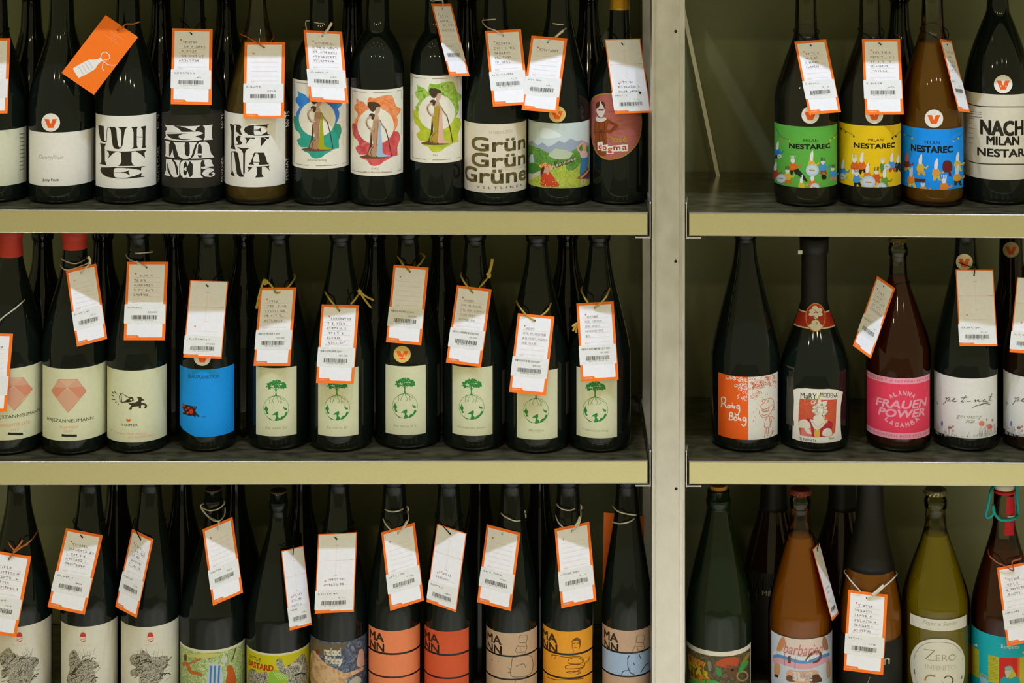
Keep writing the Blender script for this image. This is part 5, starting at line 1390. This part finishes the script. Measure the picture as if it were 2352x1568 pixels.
mann(b, 1384, 1494, [(1448, 1497), (1501, 1551), (1555, 1600)], ['#c6a68c', '#a4bcdc', '#c6a68c'], (1955, 85), cook(960))

# ---------------------------------------------------------------- bottom row of the right bay
CORK = mat('cork', '#b98536', 0.8, noise=0.15, nscale=400)
b = Bottle('R1', 'dark green corked bottle with white-rimmed jungle monster label, right of the upright', 'R', 2, 1650, 151, 1618, 1395, 1170, 54, 1122, glass=G_GREEN, a=1.4, b=1.25, wtop=50)
b.cork(CORK, 0.006)
L = b.label(); L.band(1576, 1724, 1496, 1600, paper('#e2ddcb'))
p = b.label().zoom(1570, 1420, 6.533)
cu0, cu1 = p.A(1577, 1510)[0], p.A(1723, 1510)[0]; vt = p.A(1650, 1506.5)[1]; vl = p.A(1650, 1600)[1]
p.add([(cu0, vl), (cu1, vl), (cu1, vt), (cu0, vt)], [(0, 1, 2), (0, 2, 3)], 1, paint('dusk_jungle', ['#2a2418', '#5a5030', '#3a3420', '#74643a', '#4a3f26'], 80))
for s, x0, yt, x1, yb, c_ in (('CRAZY', 85, 520, 320, 620, '#d8641c'), ('STAR', 90, 650, 370, 740, '#c8b020'), ('LUST', 110, 770, 380, 860, '#d8641c')):
    p.text(s, x0 - 6, yt - 6, x1 + 6, yb + 6, ink('#c0a81c'), 2, bold=.07, slope=.1); p.text(s, x0, yt, x1, yb, ink(c_), 3, bold=.02, slope=.1)
p.smooth([(480,680),(560,610),(680,580),(800,575),(830,620),(800,700),(700,740),(560,720)], ink('#b8512c'), 3, 3); p.smooth([(640,700),(700,690),(780,720),(790,850),(700,880),(650,820)], ink('#6a4a2c'), 3, 3)
p.smooth([(480,730),(560,760),(570,860),(510,850),(490,790)], ink('#3f8a4c'), 4, 3); p.smooth([(820,790),(860,690),(950,620),(970,660),(900,760),(840,810)], ink('#3f9a44'), 4, 3)
p.smooth([(850,720),(900,600),(980,500),(990,540),(900,680)], ink('#a07a30'), 3, 3); p.smooth([(110,900),(300,920),(480,930),(520,967),(120,967)], ink('#4fa04a'), 3, 3); p.ring(880, 860, 80, 70, 24, ink('#a88a5a'), 3, 18); p.ell(730, 770, 24, 20, ink('#1c1812'), 5, 10)
p.smooth([(360,640),(410,660),(420,760),(380,780)], ink('#8a836a'), 3, 3)
b.finish(L, p)
b = Bottle('RB1', 'brown bottle with black capsule standing behind the orange wine', 'R', 2, 1777, 148, 1553, 1330, 1150, 60, glass=G_BROWN)
b.sleeve('foil_capsule', None, 1165, CAPB, 0.0006, True)
L = b.label(); L.band(1705, 1848, 1318, 1520, mat('black_wrap', '#16160f', 0.55)); p = b.label().zoom(1560, 1100, 3.35); p.text('ME', 640, 855, 705, 892, ink('#a89a72'), 1); b.finish(L, p)
b = Bottle('RB2', 'dark-capped bottle standing behind the orange wine and the black-capped amber bottle', 'R', 2, 1935, 148, 1553, 1330, 1150, 62, glass=G_BROWN)
b.sleeve('foil_capsule', None, 1165, CAPB, 0.0006, True)
b = Bottle('R2', 'crown-capped clear bottle of orange wine with barbarian brute label', 'R', 2, 1838, 147, 1618, 1400, 1195, 46, 1124, glass=G_CLEAR, liquid=wine('orange_wine', '#ff9418', 0.95), yliq=1228, a=1.35, b=1.25)
b.crown(mat('rose_crown', '#8a4038', 0.4, 0.3))
L = b.label(); L.band(1772, 1911, 1467.5, 1600, paper('#c9d2de'))
p = b.label().zoom(1570, 1420, 6.533)
sk = ink('#d8a890')
p.smooth([(1440,350),(1490,270),(1560,280),(1700,310),(1900,305),(2090,275),(2140,330),(2160,420),(2060,480),(1900,560),(1700,560),(1540,520),(1400,530)], ink('#e0cdc2'), 1, 3)
p.smooth([(1450,320),(1500,270),(1530,360),(1470,480),(1400,560),(1405,440)], ink('#d08a58'), 2, 3); p.smooth([(2090,280),(2140,300),(2170,460),(2120,480),(2080,400)], ink('#a87a62'), 2, 3)
wv_ = [(1350,560),(1440,550),(1600,600),(1750,640),(1900,630),(2050,570),(2180,520)]
p.stroke([(x, y - 40) for x, y in wv_], 56, ink('#dfe2e6'), 2); p.stroke([(x, y + 10) for x, y in wv_], 48, ink('#5a94cc'), 3); p.stroke([(x, y + 72) for x, y in wv_], 92, ink('#dca4b0'), 2)
p.text('barbarian', 1500, 345, 2085, 510, ink('#c87a7c'), 5, shear=0.35)
br = ink('#7a4430')
p.stroke([(1520,520),(1520,700)], 10, ink('#a87a8a'), 5); p.stroke([(1590,560),(1590,670)], 40, br, 4); p.stroke([(1680,570),(1670,740)], 10, ink('#a87a8a'), 5); p.stroke([(1840,630),(1900,540),(1990,490),(2050,520),(2030,620),(1940,660)], 34, br, 4); p.stroke([(1980,540),(1900,580),(1850,640)], 26, ink('#dfe2e6'), 5)
p.smooth([(1370,680),(1450,690),(1450,800),(1420,870),(1370,840)], ink('#d09a6a'), 3, 3); p.poly([(1370,830),(1425,845),(1420,885),(1365,865)], ink('#22242a'), 4); p.smooth([(2140,660),(2195,640),(2195,860),(2150,880)], ink('#c09a7a'), 3, 3)
p.smooth([(1570,770),(1750,790),(1990,770),(2030,840),(2060,930),(1800,965),(1560,930)], sk, 2, 3); p.smooth([(1560,850),(1650,870),(1680,940),(1555,930)], ink('#7a4a32'), 3, 3); p.smooth([(1900,880),(2010,830),(2070,940),(1900,960)], ink('#5a3a2c'), 3, 3)
p.text('BRUTE', 1645, 800, 1925, 920, ink('#e4dcd4'), 5, bold=.06)
b.finish(L, p)
b.rear(1372, 1530, paper('#e6dccb'))
b = Bottle('R3', 'amber bottle with long matt black capsule and black label', 'R', 2, 1999, 148, 1618, 1400, 1180, 62, glass=G_CLEAR, liquid=wine('deep_amber_wine', '#ff9a1a', 0.9), yliq=1290, a=1.25, b=1.2)
b.sleeve('foil_capsule', None, 1297, CAPB, 0.0008, True)
L = b.label(); L.band(1928, 2072, 1476, 1600, mat('black_wrap', '#16160f', 0.55)); p = b.label().zoom(1900, 1100, 3.35); p.text('n', 435, 1380, 480, 1425, ink('#c8c2b0'), 1, bold=.03); lo = b.finish(L, p); q = b.label().zoom(1900, 1100, 3.35); q.stroke([(310,1568),(330,1520)], 5, ink('#a89a5a'), 1, 0); q.build('label_flourish', lo)
b.rear(1372, 1530, paper('#e6dccb'))
b = Bottle('R4', 'crown-capped bottle of yellow wine with white Zero Infinito label', 'R', 2, 2149, 154, 1618, 1375, 1205, 50, 1124, glass=glass_shell('pale_green_glass', '#d8d8a0'), liquid=wine('yellow_wine', '#f2dc10', 0.9), yliq=1224, a=1.4, b=1.3)
b.crown(mat('steel_crown', '#a8a288', 0.3, 0.8))
L = b.label(); L.band(2090.5, 2219, 1422.5, 1448, paper('#d9d6c6')); p = b.label().zoom(2050, 1380, 7.788); p.text('Pojer e Sandri', 540, 330, 1160, 420, ink('#aaa48c'), 1, shear=.3); p.stroke([(545,465),(760,500),(900,505)], 3, ink('#c4bfa8'), 1); b.finish(L, p, 'upper_label')
L = b.label().zoom(2050, 1380, 7.788)
L.smooth([(318,1100),(340,940),(420,800),(540,715),(700,675),(850,670),(1020,690),(1160,770),(1240,870),(1285,1000),(1295,1150),(1285,1300),(1250,1480),(1150,1650),(850,1720),(520,1660),(380,1480),(335,1300)], paper('#dad6c4'), 0, 3)
p = b.label().zoom(2050, 1380, 7.788)
gl = ink('#a89f7c')
p.stroke([(385,1045),(420,930),(500,810),(640,745),(850,735),(1040,755),(1150,820),(1230,920)], 7, ink('#6a6450'), 1); p.stroke([(390,1210),(395,1260),(402,1300)], 16, ink('#4a4434'), 1); p.stroke([(1240,1330),(1232,1390)], 14, ink('#4a4434'), 1); p.stroke([(1245,1000),(1255,1180)], 4, gl, 1); p.stroke([(400,1300),(420,1400),(450,1464)], 5, gl, 1)
p.stroke([(560,855),(640,870),(750,885)], 14, gl, 1, 0); p.stroke([(750,885),(590,1030)], 16, ink('#86794e'), 1, 0); p.stroke([(590,1030),(680,1055),(780,1060)], 10, gl, 1, 0)
p.text('ERO', 775, 955, 1130, 1070, gl, 1); p.text('INFINITO', 585, 1115, 1130, 1205, ink('#beb79a'), 1)
p.stroke([(585,1420),(600,1360),(660,1325),(740,1335),(765,1350)], 30, ink('#a8823a'), 1); p.stroke([(925,1380),(960,1345),(1030,1345),(1080,1400),(1060,1464)], 22, ink('#4f4a30'), 1); p.stroke([(870,1420),(920,1464)], 10, gl, 1)
b.finish(L, p)
b.rear(1392, 1500, paper('#e6dccb'))
b = Bottle('R5', 'swing-top bottle with turquoise wire and turquoise illustrated label', 'R', 2, 2306, 151, 1618, 1400, 1200, 50, 1128, glass=G_CLEAR, liquid=wine('brown_rose_wine', '#b0541e', 0.4), yliq=1250, a=1.4, b=1.25, lip=False)
TQ = mat('turquoise_wire', '#12a5a8', 0.4)
V, Fc = lathe([(b.rt * 1.05, b.zt - .001), (b.rt * 1.12, b.zt + .001), (b.rt * 1.12, b.zt + .003), (b.rt, b.zt + .004), (0, b.zt + .004)], b.X, b.dc, b.z0, 32); obj('rubber_gasket', V, Fc, mat('red_rubber', '#c01f22', 0.5), b.root, smooth=True)
V, Fc = lathe([(b.rt * .95, b.zt + .004), (b.rt * 1.0, b.zt + .006), (b.rt * .95, b.zt + .012), (b.rt * .6, b.zt + .016), (0, b.zt + .017)], b.X, b.dc, b.z0, 32); obj('stopper', V, Fc, mat('porcelain', '#e4ddc8', 0.25), b.root, smooth=True)
dq = b.dc; rq = b.rt
wire = [P(2285, 1112, dq), P(2275, 1130, dq - rq * .8), P(2270, 1160, dq - rq), P(2264, 1182, dq - rq), P(2272, 1188, dq - rq - .002), P(2283, 1176, dq - rq - .002), P(2281, 1160, dq - rq - .002), P(2283, 1176, dq - rq - .003), P(2296, 1192, dq - rq - .004), P(2312, 1194, dq - rq - .004), P(2330, 1190, dq - rq * .8), P(2338, 1180, dq), P(2336, 1150, dq), P(2335, 1112, dq)]
V, Fc = tube(wire, .0021, 8, 6); obj('wire_bail', V, Fc, TQ, b.root, smooth=True)
L = LabelCanvas(b, .0006).zoom(1900, 1100, 3.35)
L.poly([(1378,130),(1448,130),(1448,270),(1372,270)], ink('#c01c2c'), 0); L.poly([(1366,330),(1438,330),(1432,430),(1362,430)], ink('#c01c2c'), 0)
for q in ([(1385,290),(1440,280)], [(1400,310),(1430,300)]): L.stroke(q, 12, ink('#c8b8b0'), 2)
L.poly([(1368,280),(1448,270),(1450,320),(1370,330)], ink('#b03040'), 0); L.build('seal_strip', b.root)
L = b.label(); L.band(2231.5, 2380, 1462, 1600, paper('#12a8b4'))
p = b.label().zoom(2050, 1380, 7.788)
yl, rd = paint('corn_yellow', ['#a8a814', '#b8b420', '#98981a'], 120), ink('#c8241c')
p.poly([(1400,770),(1440,790),(1440,1300),(1400,1290)], ink('#d0661c'), 1); p.poly([(1440,800),(1550,870),(1550,1380),(1440,1300)], yl, 1); p.poly([(1715,955),(1910,1000),(1905,1464),(1715,1440)], yl, 1); p.poly([(2270,1005),(2360,985),(2360,1464),(2270,1464)], yl, 1)
p.poly([(1910,1000),(2270,1005),(2262,1464),(1905,1464)], rd, 1); p.poly([(2235,1010),(2275,1005),(2270,1464),(2235,1464)], ink('#d0661c'), 2)
for i in range(16): p.stroke([(1740, 985 + 27 * i), (1885, 1010 + 27 * i)], 4, ink('#7a7a14'), 2, 0)
p.smooth([(2010,1220),(2025,1170),(2090,1155),(2140,1180),(2140,1230),(2070,1240)], ink('#7fb0a4'), 3, 3); p.smooth([(2010,1240),(2060,1230),(2130,1230),(2100,1330),(2060,1375),(2030,1340)], ink('#b4bc9c'), 3, 3); p.smooth([(2130,1200),(2180,1260),(2210,1340),(2150,1380),(2080,1390),(2120,1300)], ink('#b8b024'), 3, 3)
p.smooth([(1940,1464),(1950,1380),(2010,1345),(2080,1390),(2190,1345),(2250,1370),(2260,1464)], ink('#1a9aa0'), 4, 3); p.poly([(1550,1310),(1700,1400),(1720,1464),(1580,1464)], ink('#8ab8c8'), 2)
for i in range(9): p.ell(1580 + 14 * i, 1290 + 9 * i + 14 * math.sin(i * 2), 15, 15, ink('#a8a05a'), 3, 8)
p.text('Rampanto', 1945, 770, 2260, 860, ink('#c8dcd4'), 3); p.poly([(1450,775),(1520,770),(1525,815)], ink('#d8e0dc'), 3); p.poly([(2310,900),(2360,900),(2350,950)], ink('#c8b48a'), 3)
b.finish(L, p)

b.rear(1400, 1530, paper('#8a6a50'), half=.3)
# ---------------------------------------------------------------- bottles of the second row, seen in the gaps
def backrow(bay, row, cols, yb, ysh, ynk, words):
    for i, (cx, w_) in enumerate(cols):
        Bottle('%s%d_back%d' % (bay, row, i), words[i], bay, row, cx, w_, yb, ysh, ynk, 48, group='dark bottles in the second row', back=True, H=0.29)
backrow('L', 0, [(72, 138), (370, 138), (520, 138), (810, 128), (1073, 130), (1352, 130)], 440, 240, 60,
  ['dark second-row bottle in the gap left of the ' + s for s in ('blank white label', 'black ornate-lettered label', 'golden wine bottle', 'red lady label', 'Grün label', 'oval dogma label')])
backrow('L', 1, [(98, 138), (236, 138), (398, 138), (560, 138), (862, 138), (1014, 138), (1304, 138)], 1000, 780, 600,
  ['dark second-row bottle in the gap left of the ' + s for s in ('whole diamond label', 'megaphone label', 'bright blue label', 'first tree label', 'Ex vero II S label', 'Sauvignon blanc label', 'Welschriesling label')])
backrow('L', 2, [(268, 132), (418, 134), (540, 138), (692, 134), (1102, 126), (1240, 120)], 1556, 1360, 1150,
  ['dark second-row bottle in the gap left of the ' + s for s in ('third bark-print label', 'green jungle label', 'Little Bastard label', 'naked friday label', 'cook label', 'golden orange MANN label')])
Bottle('R0b', 'dark second-row bottle between the yellow and blue party labels', 'R', 0, 2066, 140, 440, 240, 60, 46, group='dark bottles in the second row', H=0.29)
# ---------------------------------------------------------------- the tags on the bottles
def ring(cx, y, hw, dip=10, back=10):
    """closed pass of a plastic loop round a neck: left, front, right, behind"""
    return [(cx - hw, y, 2), (cx, y + dip, 1), (cx + hw, y, 2), (cx, y - back, 3), (cx - hw, y, 2)]
tag('white price tag cut by the left picture edge, upper shelf', 'T1', ((-68, 88), (24, 88), (17, 260), (-75, 262)), 0, hand=0)
tag('tilted orange tag with a white bottle drawing, in front of the WHITE label bottle', 'T2', ((245, 35), (315, 85), (218, 218), (139, 167)), 0, 'C', string='raffia',
    pts=['h', (282, 62, 0), (290, 55, 0), (305, 55, 0), (321, 50, 0)], dd=-0.008, lean=0.004)
tag('handwritten price tag above the black ornate-lettered label', 'T4', ((397, 65), (487, 67), (487, 241), (391, 239)), 1, hand=5)
tag('blank-lined price tag on the golden wine bottle', 'T5', ((562, 97), (655, 97), (652, 272), (559, 272)), 1, hand=0, string='raffia',
    pts=['h', (590, 98, 0), (568, 85, 1), (552, 77, 2), (580, 72, 3), (620, 74, 3), (629, 84, 2), (622, 95, 4)])
tag('handwritten price tag on white loop above the blue lady label', 'T6', ((699, 68), (784, 74), (802, 236), (710, 234)), 1, hand=5, string='white',
    pts=[(705, 70, 2), (704, 48, 2), (735, 54, 1), (762, 53, 2), (754, 66, 0), 'h'], knot=[([(762, 52, 0), (755, 64, 0), (746, 76, 0)], .0019)])
tag('narrow turned price tag above the green lady label', 'T8', ((990, 6), (1036, 11), (1078, 172), (1033, 178)), 1, hand=4, string='white',
    pts=[(985, -10, 2), (992, 2, 1), (1015, 0, 1), 'h'])
tag('price tag on white loop above the Grün label', 'T9', ((1114, 71), (1196, 67), (1216, 240), (1132, 245)), 1, hand=5, string='white',
    pts=['h', (1138, 70, 0), (1118, 62, 1), (1108, 48, 2), (1125, 45, 1), (1162, 42, 2), (1140, 34, 3), (1110, 44, 2)], knot=[([(1113, 46, 1), (1128, 44, 1), (1142, 43, 1)], .0021)])
tag('price tag on white loop above the meadow label', 'T10', ((1220, 82), (1304, 88), (1280, 260), (1199, 252)), -1, hand=1, string='white', dd=-0.004,
    pts=['h', (1276, 84, 0), (1290, 72, 0), (1311, 55, 2), (1285, 56, 1), (1255, 49, 2), (1280, 40, 3), (1311, 54, 2)], knot=[([(1294, 70, 0), (1283, 79, 0), (1272, 90, 0)], .0019)])
tag('price tag with a second punched hole, above the oval dogma label', 'T11', ((1389, 90), (1470, 89), (1495, 258), (1412, 262)), 1, 'B', hand=3, extra=(.78, .73))
tag('price tag on the green party label bottle', 'T12', ((1826, 95), (1896, 91), (1933, 257), (1857, 264)), 1, hand=4)
tag('price tag on the yellow party label bottle', 'T13', ((1980, 90), (2067, 89), (2076, 263), (1987, 263)), 1, hand=5)
tag('price tag turned edgeways on the blue party label bottle', 'T14', ((2163, 88), (2181, 95), (2232, 257), (2198, 257)), 1, hand=5, maxyaw=0.85)
# middle shelf
tag('price tag on a long white string cut by the left picture edge, middle shelf', 'M1', ((-64, 764), (31, 766), (14, 945), (-78, 943)), 0, hand=1, string='white', pts=[(-20, 765, 0), (0, 735, 0), (40, 704, 0), (64, 680, 2), (66, 672, 2)], dd=-.004)
tag('blank-lined price tag on the red-capped diamond label bottle', 'M2', ((153, 621), (219, 606), (248, 777), (175, 797)), 1, hand=0, string='white',
    pts=['h', (205, 605, 0), (204, 592, 2), (180, 604, 1), (160, 603, 1), (141, 592, 2), (170, 585, 3), (205, 590, 2), (204, 603, 1), (165, 618, 1), (147, 618, 1), (139, 608, 2)], knot=[([(203, 588, 0), (207, 598, 0), (206, 606, 0)], .0018)])
tag('handwritten price tag above the megaphone label', 'M3', ((292, 601), (386, 601), (379, 781), (284, 781)), 1, hand=5, price='52.000', string='white',
    pts=['h', (318, 604, 0), (298, 596, 1), (291, 583, 2), (320, 581, 1), (351, 578, 2), (325, 572, 3), (292, 580, 2)], knot=[([(312, 600, 0), (323, 607, 0)], .0017)])
tag('price tag with a printed cross above the bright blue label', 'M4', ((436, 643), (525, 646), (508, 824), (422, 820)), -1, 'B', hand=0, price='57.000')
KV3 = '베를리치 엑스베로 3 2019'
tag('handwritten price tag above the first tree label, its twine knotted at the left', 'M5', ((597, 660), (681, 660), (666, 840), (583, 840)), -1, hand=5, string='twine', sticker=KV3, price='160.000', digits='8809867969237',
    pts=[(590, 700, 0), (597, 668, 0), (606, 648, 0), (616, 648, 0), (628, 662, 0), 'h', (655, 664, 0), (668, 652, 0), (677, 632, 2), (650, 624, 3), (612, 632, 3), (606, 647, 4)], knot=[([(604, 651, 0), (608, 643, 0), (614, 648, 0), (606, 652, 0)], .0022), ([(594, 690, 0), (589, 708, 0)], .0022)])
tag('fully lit price tag over the second tree label, twine ends at the right', 'M6', ((738, 699), (826, 701), (811, 882), (727, 879)), -1, hand=6, string='twine', sticker=KV3, price='169.000', digits='8809867969220', dd=-.004,
    pts=['h', (768, 700, 0), (754, 682, 0), (748, 664, 2), (780, 650, 3), (815, 655, 3), (826, 668, 4), (818, 684, 0), (806, 698, 0)], knot=[([(823, 665, 0), (828, 670, 0), (824, 674, 0)], .0024), ([(827, 669, 0), (840, 680, 0), (858, 689, 0)], .0014), ([(827, 671, 0), (838, 688, 0), (852, 706, 0)], .0014)])
tag('blank-lined price tag above the yellow round V sticker', 'M7', ((904, 608), (985, 614), (967, 793), (887, 785)), -1, hand=0, string='twine', sticker='베를리치 엑스베로 2 S 2017', price='126.000', digits='8809867969213',
    pts=['h', (928, 610, 0), (920, 598, 1), (915, 586, 2), (945, 578, 3), (974, 586, 2), (968, 602, 1), (958, 612, 0)])
tag('handwritten price tag above the Sauvignon blanc label, knot sticking up', 'M8', ((1049, 655), (1130, 664), (1104, 843), (1025, 832)), -1, hand=['소비뇽블랑', '사과, 배, 미스트', '크림, 레몬, 시트러스', '구스베, 비네가', '파인애플, 허브'], string='twine',
    sticker='베를리치 소비뇽블랑 폼 오포크 2020', price='89.000', digits='8809867969176',
    pts=['h', (1074, 658, 0), (1063, 642, 1), (1060, 625, 2), (1090, 615, 3), (1118, 625, 3), (1122, 634, 4), (1112, 648, 0), (1100, 661, 0)], knot=[([(1119, 626, 0), (1124, 631, 0), (1121, 637, 0)], .0030), ([(1122, 630, 0), (1128, 612, 0), (1131, 594, 0)], .0022)])
tag('fully lit handwritten price tag over the Morillon label', 'M9', ((1189, 719), (1274, 727), (1253, 908), (1170, 900)), -1, hand=['샤도네이', '사과, 배, 파인애플', '송금, 비네가, 시트러스', '과실, 미스트'], string='twine', dd=-.004,
    sticker='베를리치 모리용 폼 오포크 2020', price='89.000', digits='8809867969183',
    pts=['h', (1213, 727, 0), (1196, 708, 0), (1189, 688, 2), (1230, 675, 3), (1266, 680, 2), (1266, 694, 4), (1258, 712, 0), (1242, 726, 0)])
tag('fully lit handwritten price tag over the Welschriesling label, frayed twine at its left', 'M10', ((1324, 696), (1409, 692), (1421, 871), (1335, 877)), 1, hand=['벨쉬리슬링', '레몬, 시트러스', '견과, 비네가', '  아이리쉬커피', '홍차'], string='twine', dd=-.003,
    sticker='베를리치 벨쉬리슬링 폼 오포크 2020', price='89.000', digits='8809867969169',
    pts=['h', (1382, 694, 0), (1395, 676, 0), (1400, 652, 2), (1370, 645, 3), (1337, 660, 2), (1341, 680, 0), (1350, 694, 0)], knot=[([(1328, 742, 0), (1320, 746, 0), (1315, 750, 0)], .0020), ([(1328, 744, 0), (1320, 752, 0), (1316, 760, 0)], .0016), ([(1328, 746, 0), (1324, 757, 0), (1324, 764, 0)], .0016)])
tag('tilted narrow price tag on the FRAUEN POWER bottle', 'M13', ((2013, 634), (2058, 661), (1998, 824), (1961, 793)), -1, hand=5, ystr=648, dd=.004)
tag('price tag with a printed cross on the whole pet-nat bottle', 'M14', ((2196, 619), (2280, 619), (2292, 795), (2203, 794)), 1, 'B', hand=0, pts=['h', (2238, 618, 0), (2228, 612, 0), (2210, 606, 1), (2197, 598, 2), (2215, 590, 3), (2241, 596, 2), (2239, 612, 1)])
tag('price tag with a printed cross cut by the right picture edge', 'M15', ((2335, 637), (2424, 641), (2404, 815), (2320, 808)), -1, 'B', hand=0)
# lowest shelf
tag('handwritten price tag on orange raffia cut by the left picture edge', 'B1', ((-22, 1263), (72, 1277), (37, 1463), (-58, 1447)), -1, hand=5, string='raffia', dd=-.004,
    pts=[(14, 1228, 2), (22, 1250, 0), (32, 1266, 0), 'h', (34, 1268, 0), (50, 1256, 0), (72, 1240, 0), (87, 1218, 2)], knot=[([(30, 1268, 0), (44, 1252, 0), (52, 1240, 0)], .0014), ([(34, 1268, 0), (48, 1256, 0), (64, 1250, 0)], .0010)])
tag('handwritten price tag on the second bark-print bottle', 'B2', ((151, 1213), (237, 1228), (194, 1412), (110, 1393)), -1, hand=5)
tag('narrow turned price tag on the third bark-print bottle', 'B3', ((302, 1215), (354, 1237), (312, 1420), (267, 1392)), -1, hand=5)
tag('blank-lined price tag on a white loop above the green jungle label', 'B4', ((467, 1215), (532, 1187), (560, 1360), (487, 1391)), 1, hand=0, string='white',
    pts=['h', (502, 1198, 0), (482, 1188, 1), (463, 1166, 2), (480, 1172, 1), (502, 1168, 1), (516, 1152, 2), (490, 1150, 3), (464, 1158, 2), (463, 1168, 2), (480, 1188, 1), (500, 1197, 0), (515, 1184, 1), (517, 1166, 2)], lean=.02)
tag('narrow price tag with a printed cross hanging right of the Little Bastard bottle', 'B5', ((648, 1264), (695, 1254), (718, 1433), (664, 1449)), 1, 'B', hand=3, lean=.022, pts=['h', (674, 1256, 0), (674, 1248, 4), (655, 1256, 1), (618, 1235, 2), (640, 1225, 3), (672, 1245, 2)])
tag('wide price tag with a printed cross above the naked friday label', 'B6', ((731, 1227), (820, 1221), (813, 1405), (723, 1408)), 1, 'B', hand=2)
tag('blank-lined price tag on a white loop above the pale orange MANN label', 'B7', ((877, 1222), (951, 1200), (975, 1378), (895, 1403)), 1, hand=0, string='white',
    pts=['h', (926, 1212, 0), (938, 1192, 0), (936, 1174, 2), (934, 1164, 2), (915, 1173, 1), (895, 1174, 1), (881, 1164, 2), (908, 1155, 3), (935, 1163, 2), (934, 1176, 2), (908, 1180, 3), (881, 1184, 2), (885, 1202, 1), (897, 1216, 0)], knot=[([(935, 1196, 0), (930, 1206, 0), (924, 1215, 0)], .0018)])
tag('price tag with a printed cross above the red-orange MANN label', 'B8', ((1005, 1203), (1071, 1224), (1048, 1406), (979, 1381)), -1, 'B', hand=2)
tag('blank-lined price tag on a white loop above the cook label', 'B9', ((1117, 1205), (1197, 1222), (1172, 1404), (1097, 1381)), -1, hand=0, string='white',
    pts=['h', (1165, 1212, 0), (1182, 1198, 0), (1205, 1178, 2), (1200, 1170, 2), (1175, 1164, 3), (1151, 1174, 2), (1160, 1186, 1), (1185, 1196, 1), (1206, 1190, 2), (1207, 1180, 2)], knot=[([(1178, 1204, 0), (1168, 1212, 0), (1160, 1220, 0)], .0018)])
tag('blank-lined price tag on a white loop above the golden orange MANN label', 'B10', ((1275, 1214), (1352, 1198), (1371, 1379), (1288, 1397)), 1, hand=0, string='white',
    pts=['h', (1326, 1210, 0), (1334, 1188, 0), (1333, 1166, 2), (1331, 1160, 2), (1312, 1171, 1), (1290, 1168, 1), (1279, 1154, 2), (1305, 1146, 3), (1332, 1158, 2), (1333, 1170, 2), (1305, 1175, 3), (1278, 1180, 2), (1282, 1198, 1), (1293, 1210, 0)], knot=[([(1332, 1186, 0), (1328, 1198, 0), (1321, 1208, 0)], .0018)])
tag('orange tag back hanging behind the neck of the light blue MANN bottle', 'B11', ((1387, 1176), (1480, 1186), (1477, 1362), (1384, 1353)), 0, 'D', string='white', dd=.062, lean=0.0,
    pts=[(1407, 1162, 2), (1420, 1174, 1), (1440, 1180, 1), (1458, 1182, 1), (1463, 1180, 2), (1460, 1170, 2), (1463, 1180, 2), (1450, 1196, 1), (1425, 1202, 1), (1406, 1198, 2)], knot=[([(1431, 1179, 1), (1445, 1182, 1), (1460, 1183, 1)], .0017)])
tag('price tag seen edgeways beside the barbarian bottle', 'R2', ((1867, 1258), (1881, 1249), (1926, 1406), (1911, 1428)), 1, 'B', hand=2, lean=.03, dd=.01, ystr=1235, maxyaw=.9)
tag('fully lit price tag on a white string over the black-capped amber bottle', 'R3', ((1949, 1355), (2038, 1364), (2029, 1551), (1937, 1537)), -1, hand=6, string='white', dd=-.006,
    pts=['h', (2010, 1366, 0), (2032, 1346, 0), (2054, 1326, 4), (2056, 1312, 2), (2000, 1296, 3), (1943, 1308, 2), (1946, 1322, 4), (1960, 1340, 0), (1977, 1358, 0)], knot=[([(2030, 1344, 0), (2016, 1356, 0), (2004, 1366, 0)], .0020)])
tag('fully lit price tag on red and white twine over the swing-top bottle', 'R5', ((2290, 1303), (2362, 1290), (2388, 1468), (2313, 1485)), 1, hand=4, string='red', dd=-.006,
    pts=[(2270, 1260, 2), (2272, 1275, 1), (2288, 1290, 0), (2305, 1298, 0), 'h', (2325, 1290, 0), (2345, 1282, 1), (2340, 1268, 2)])
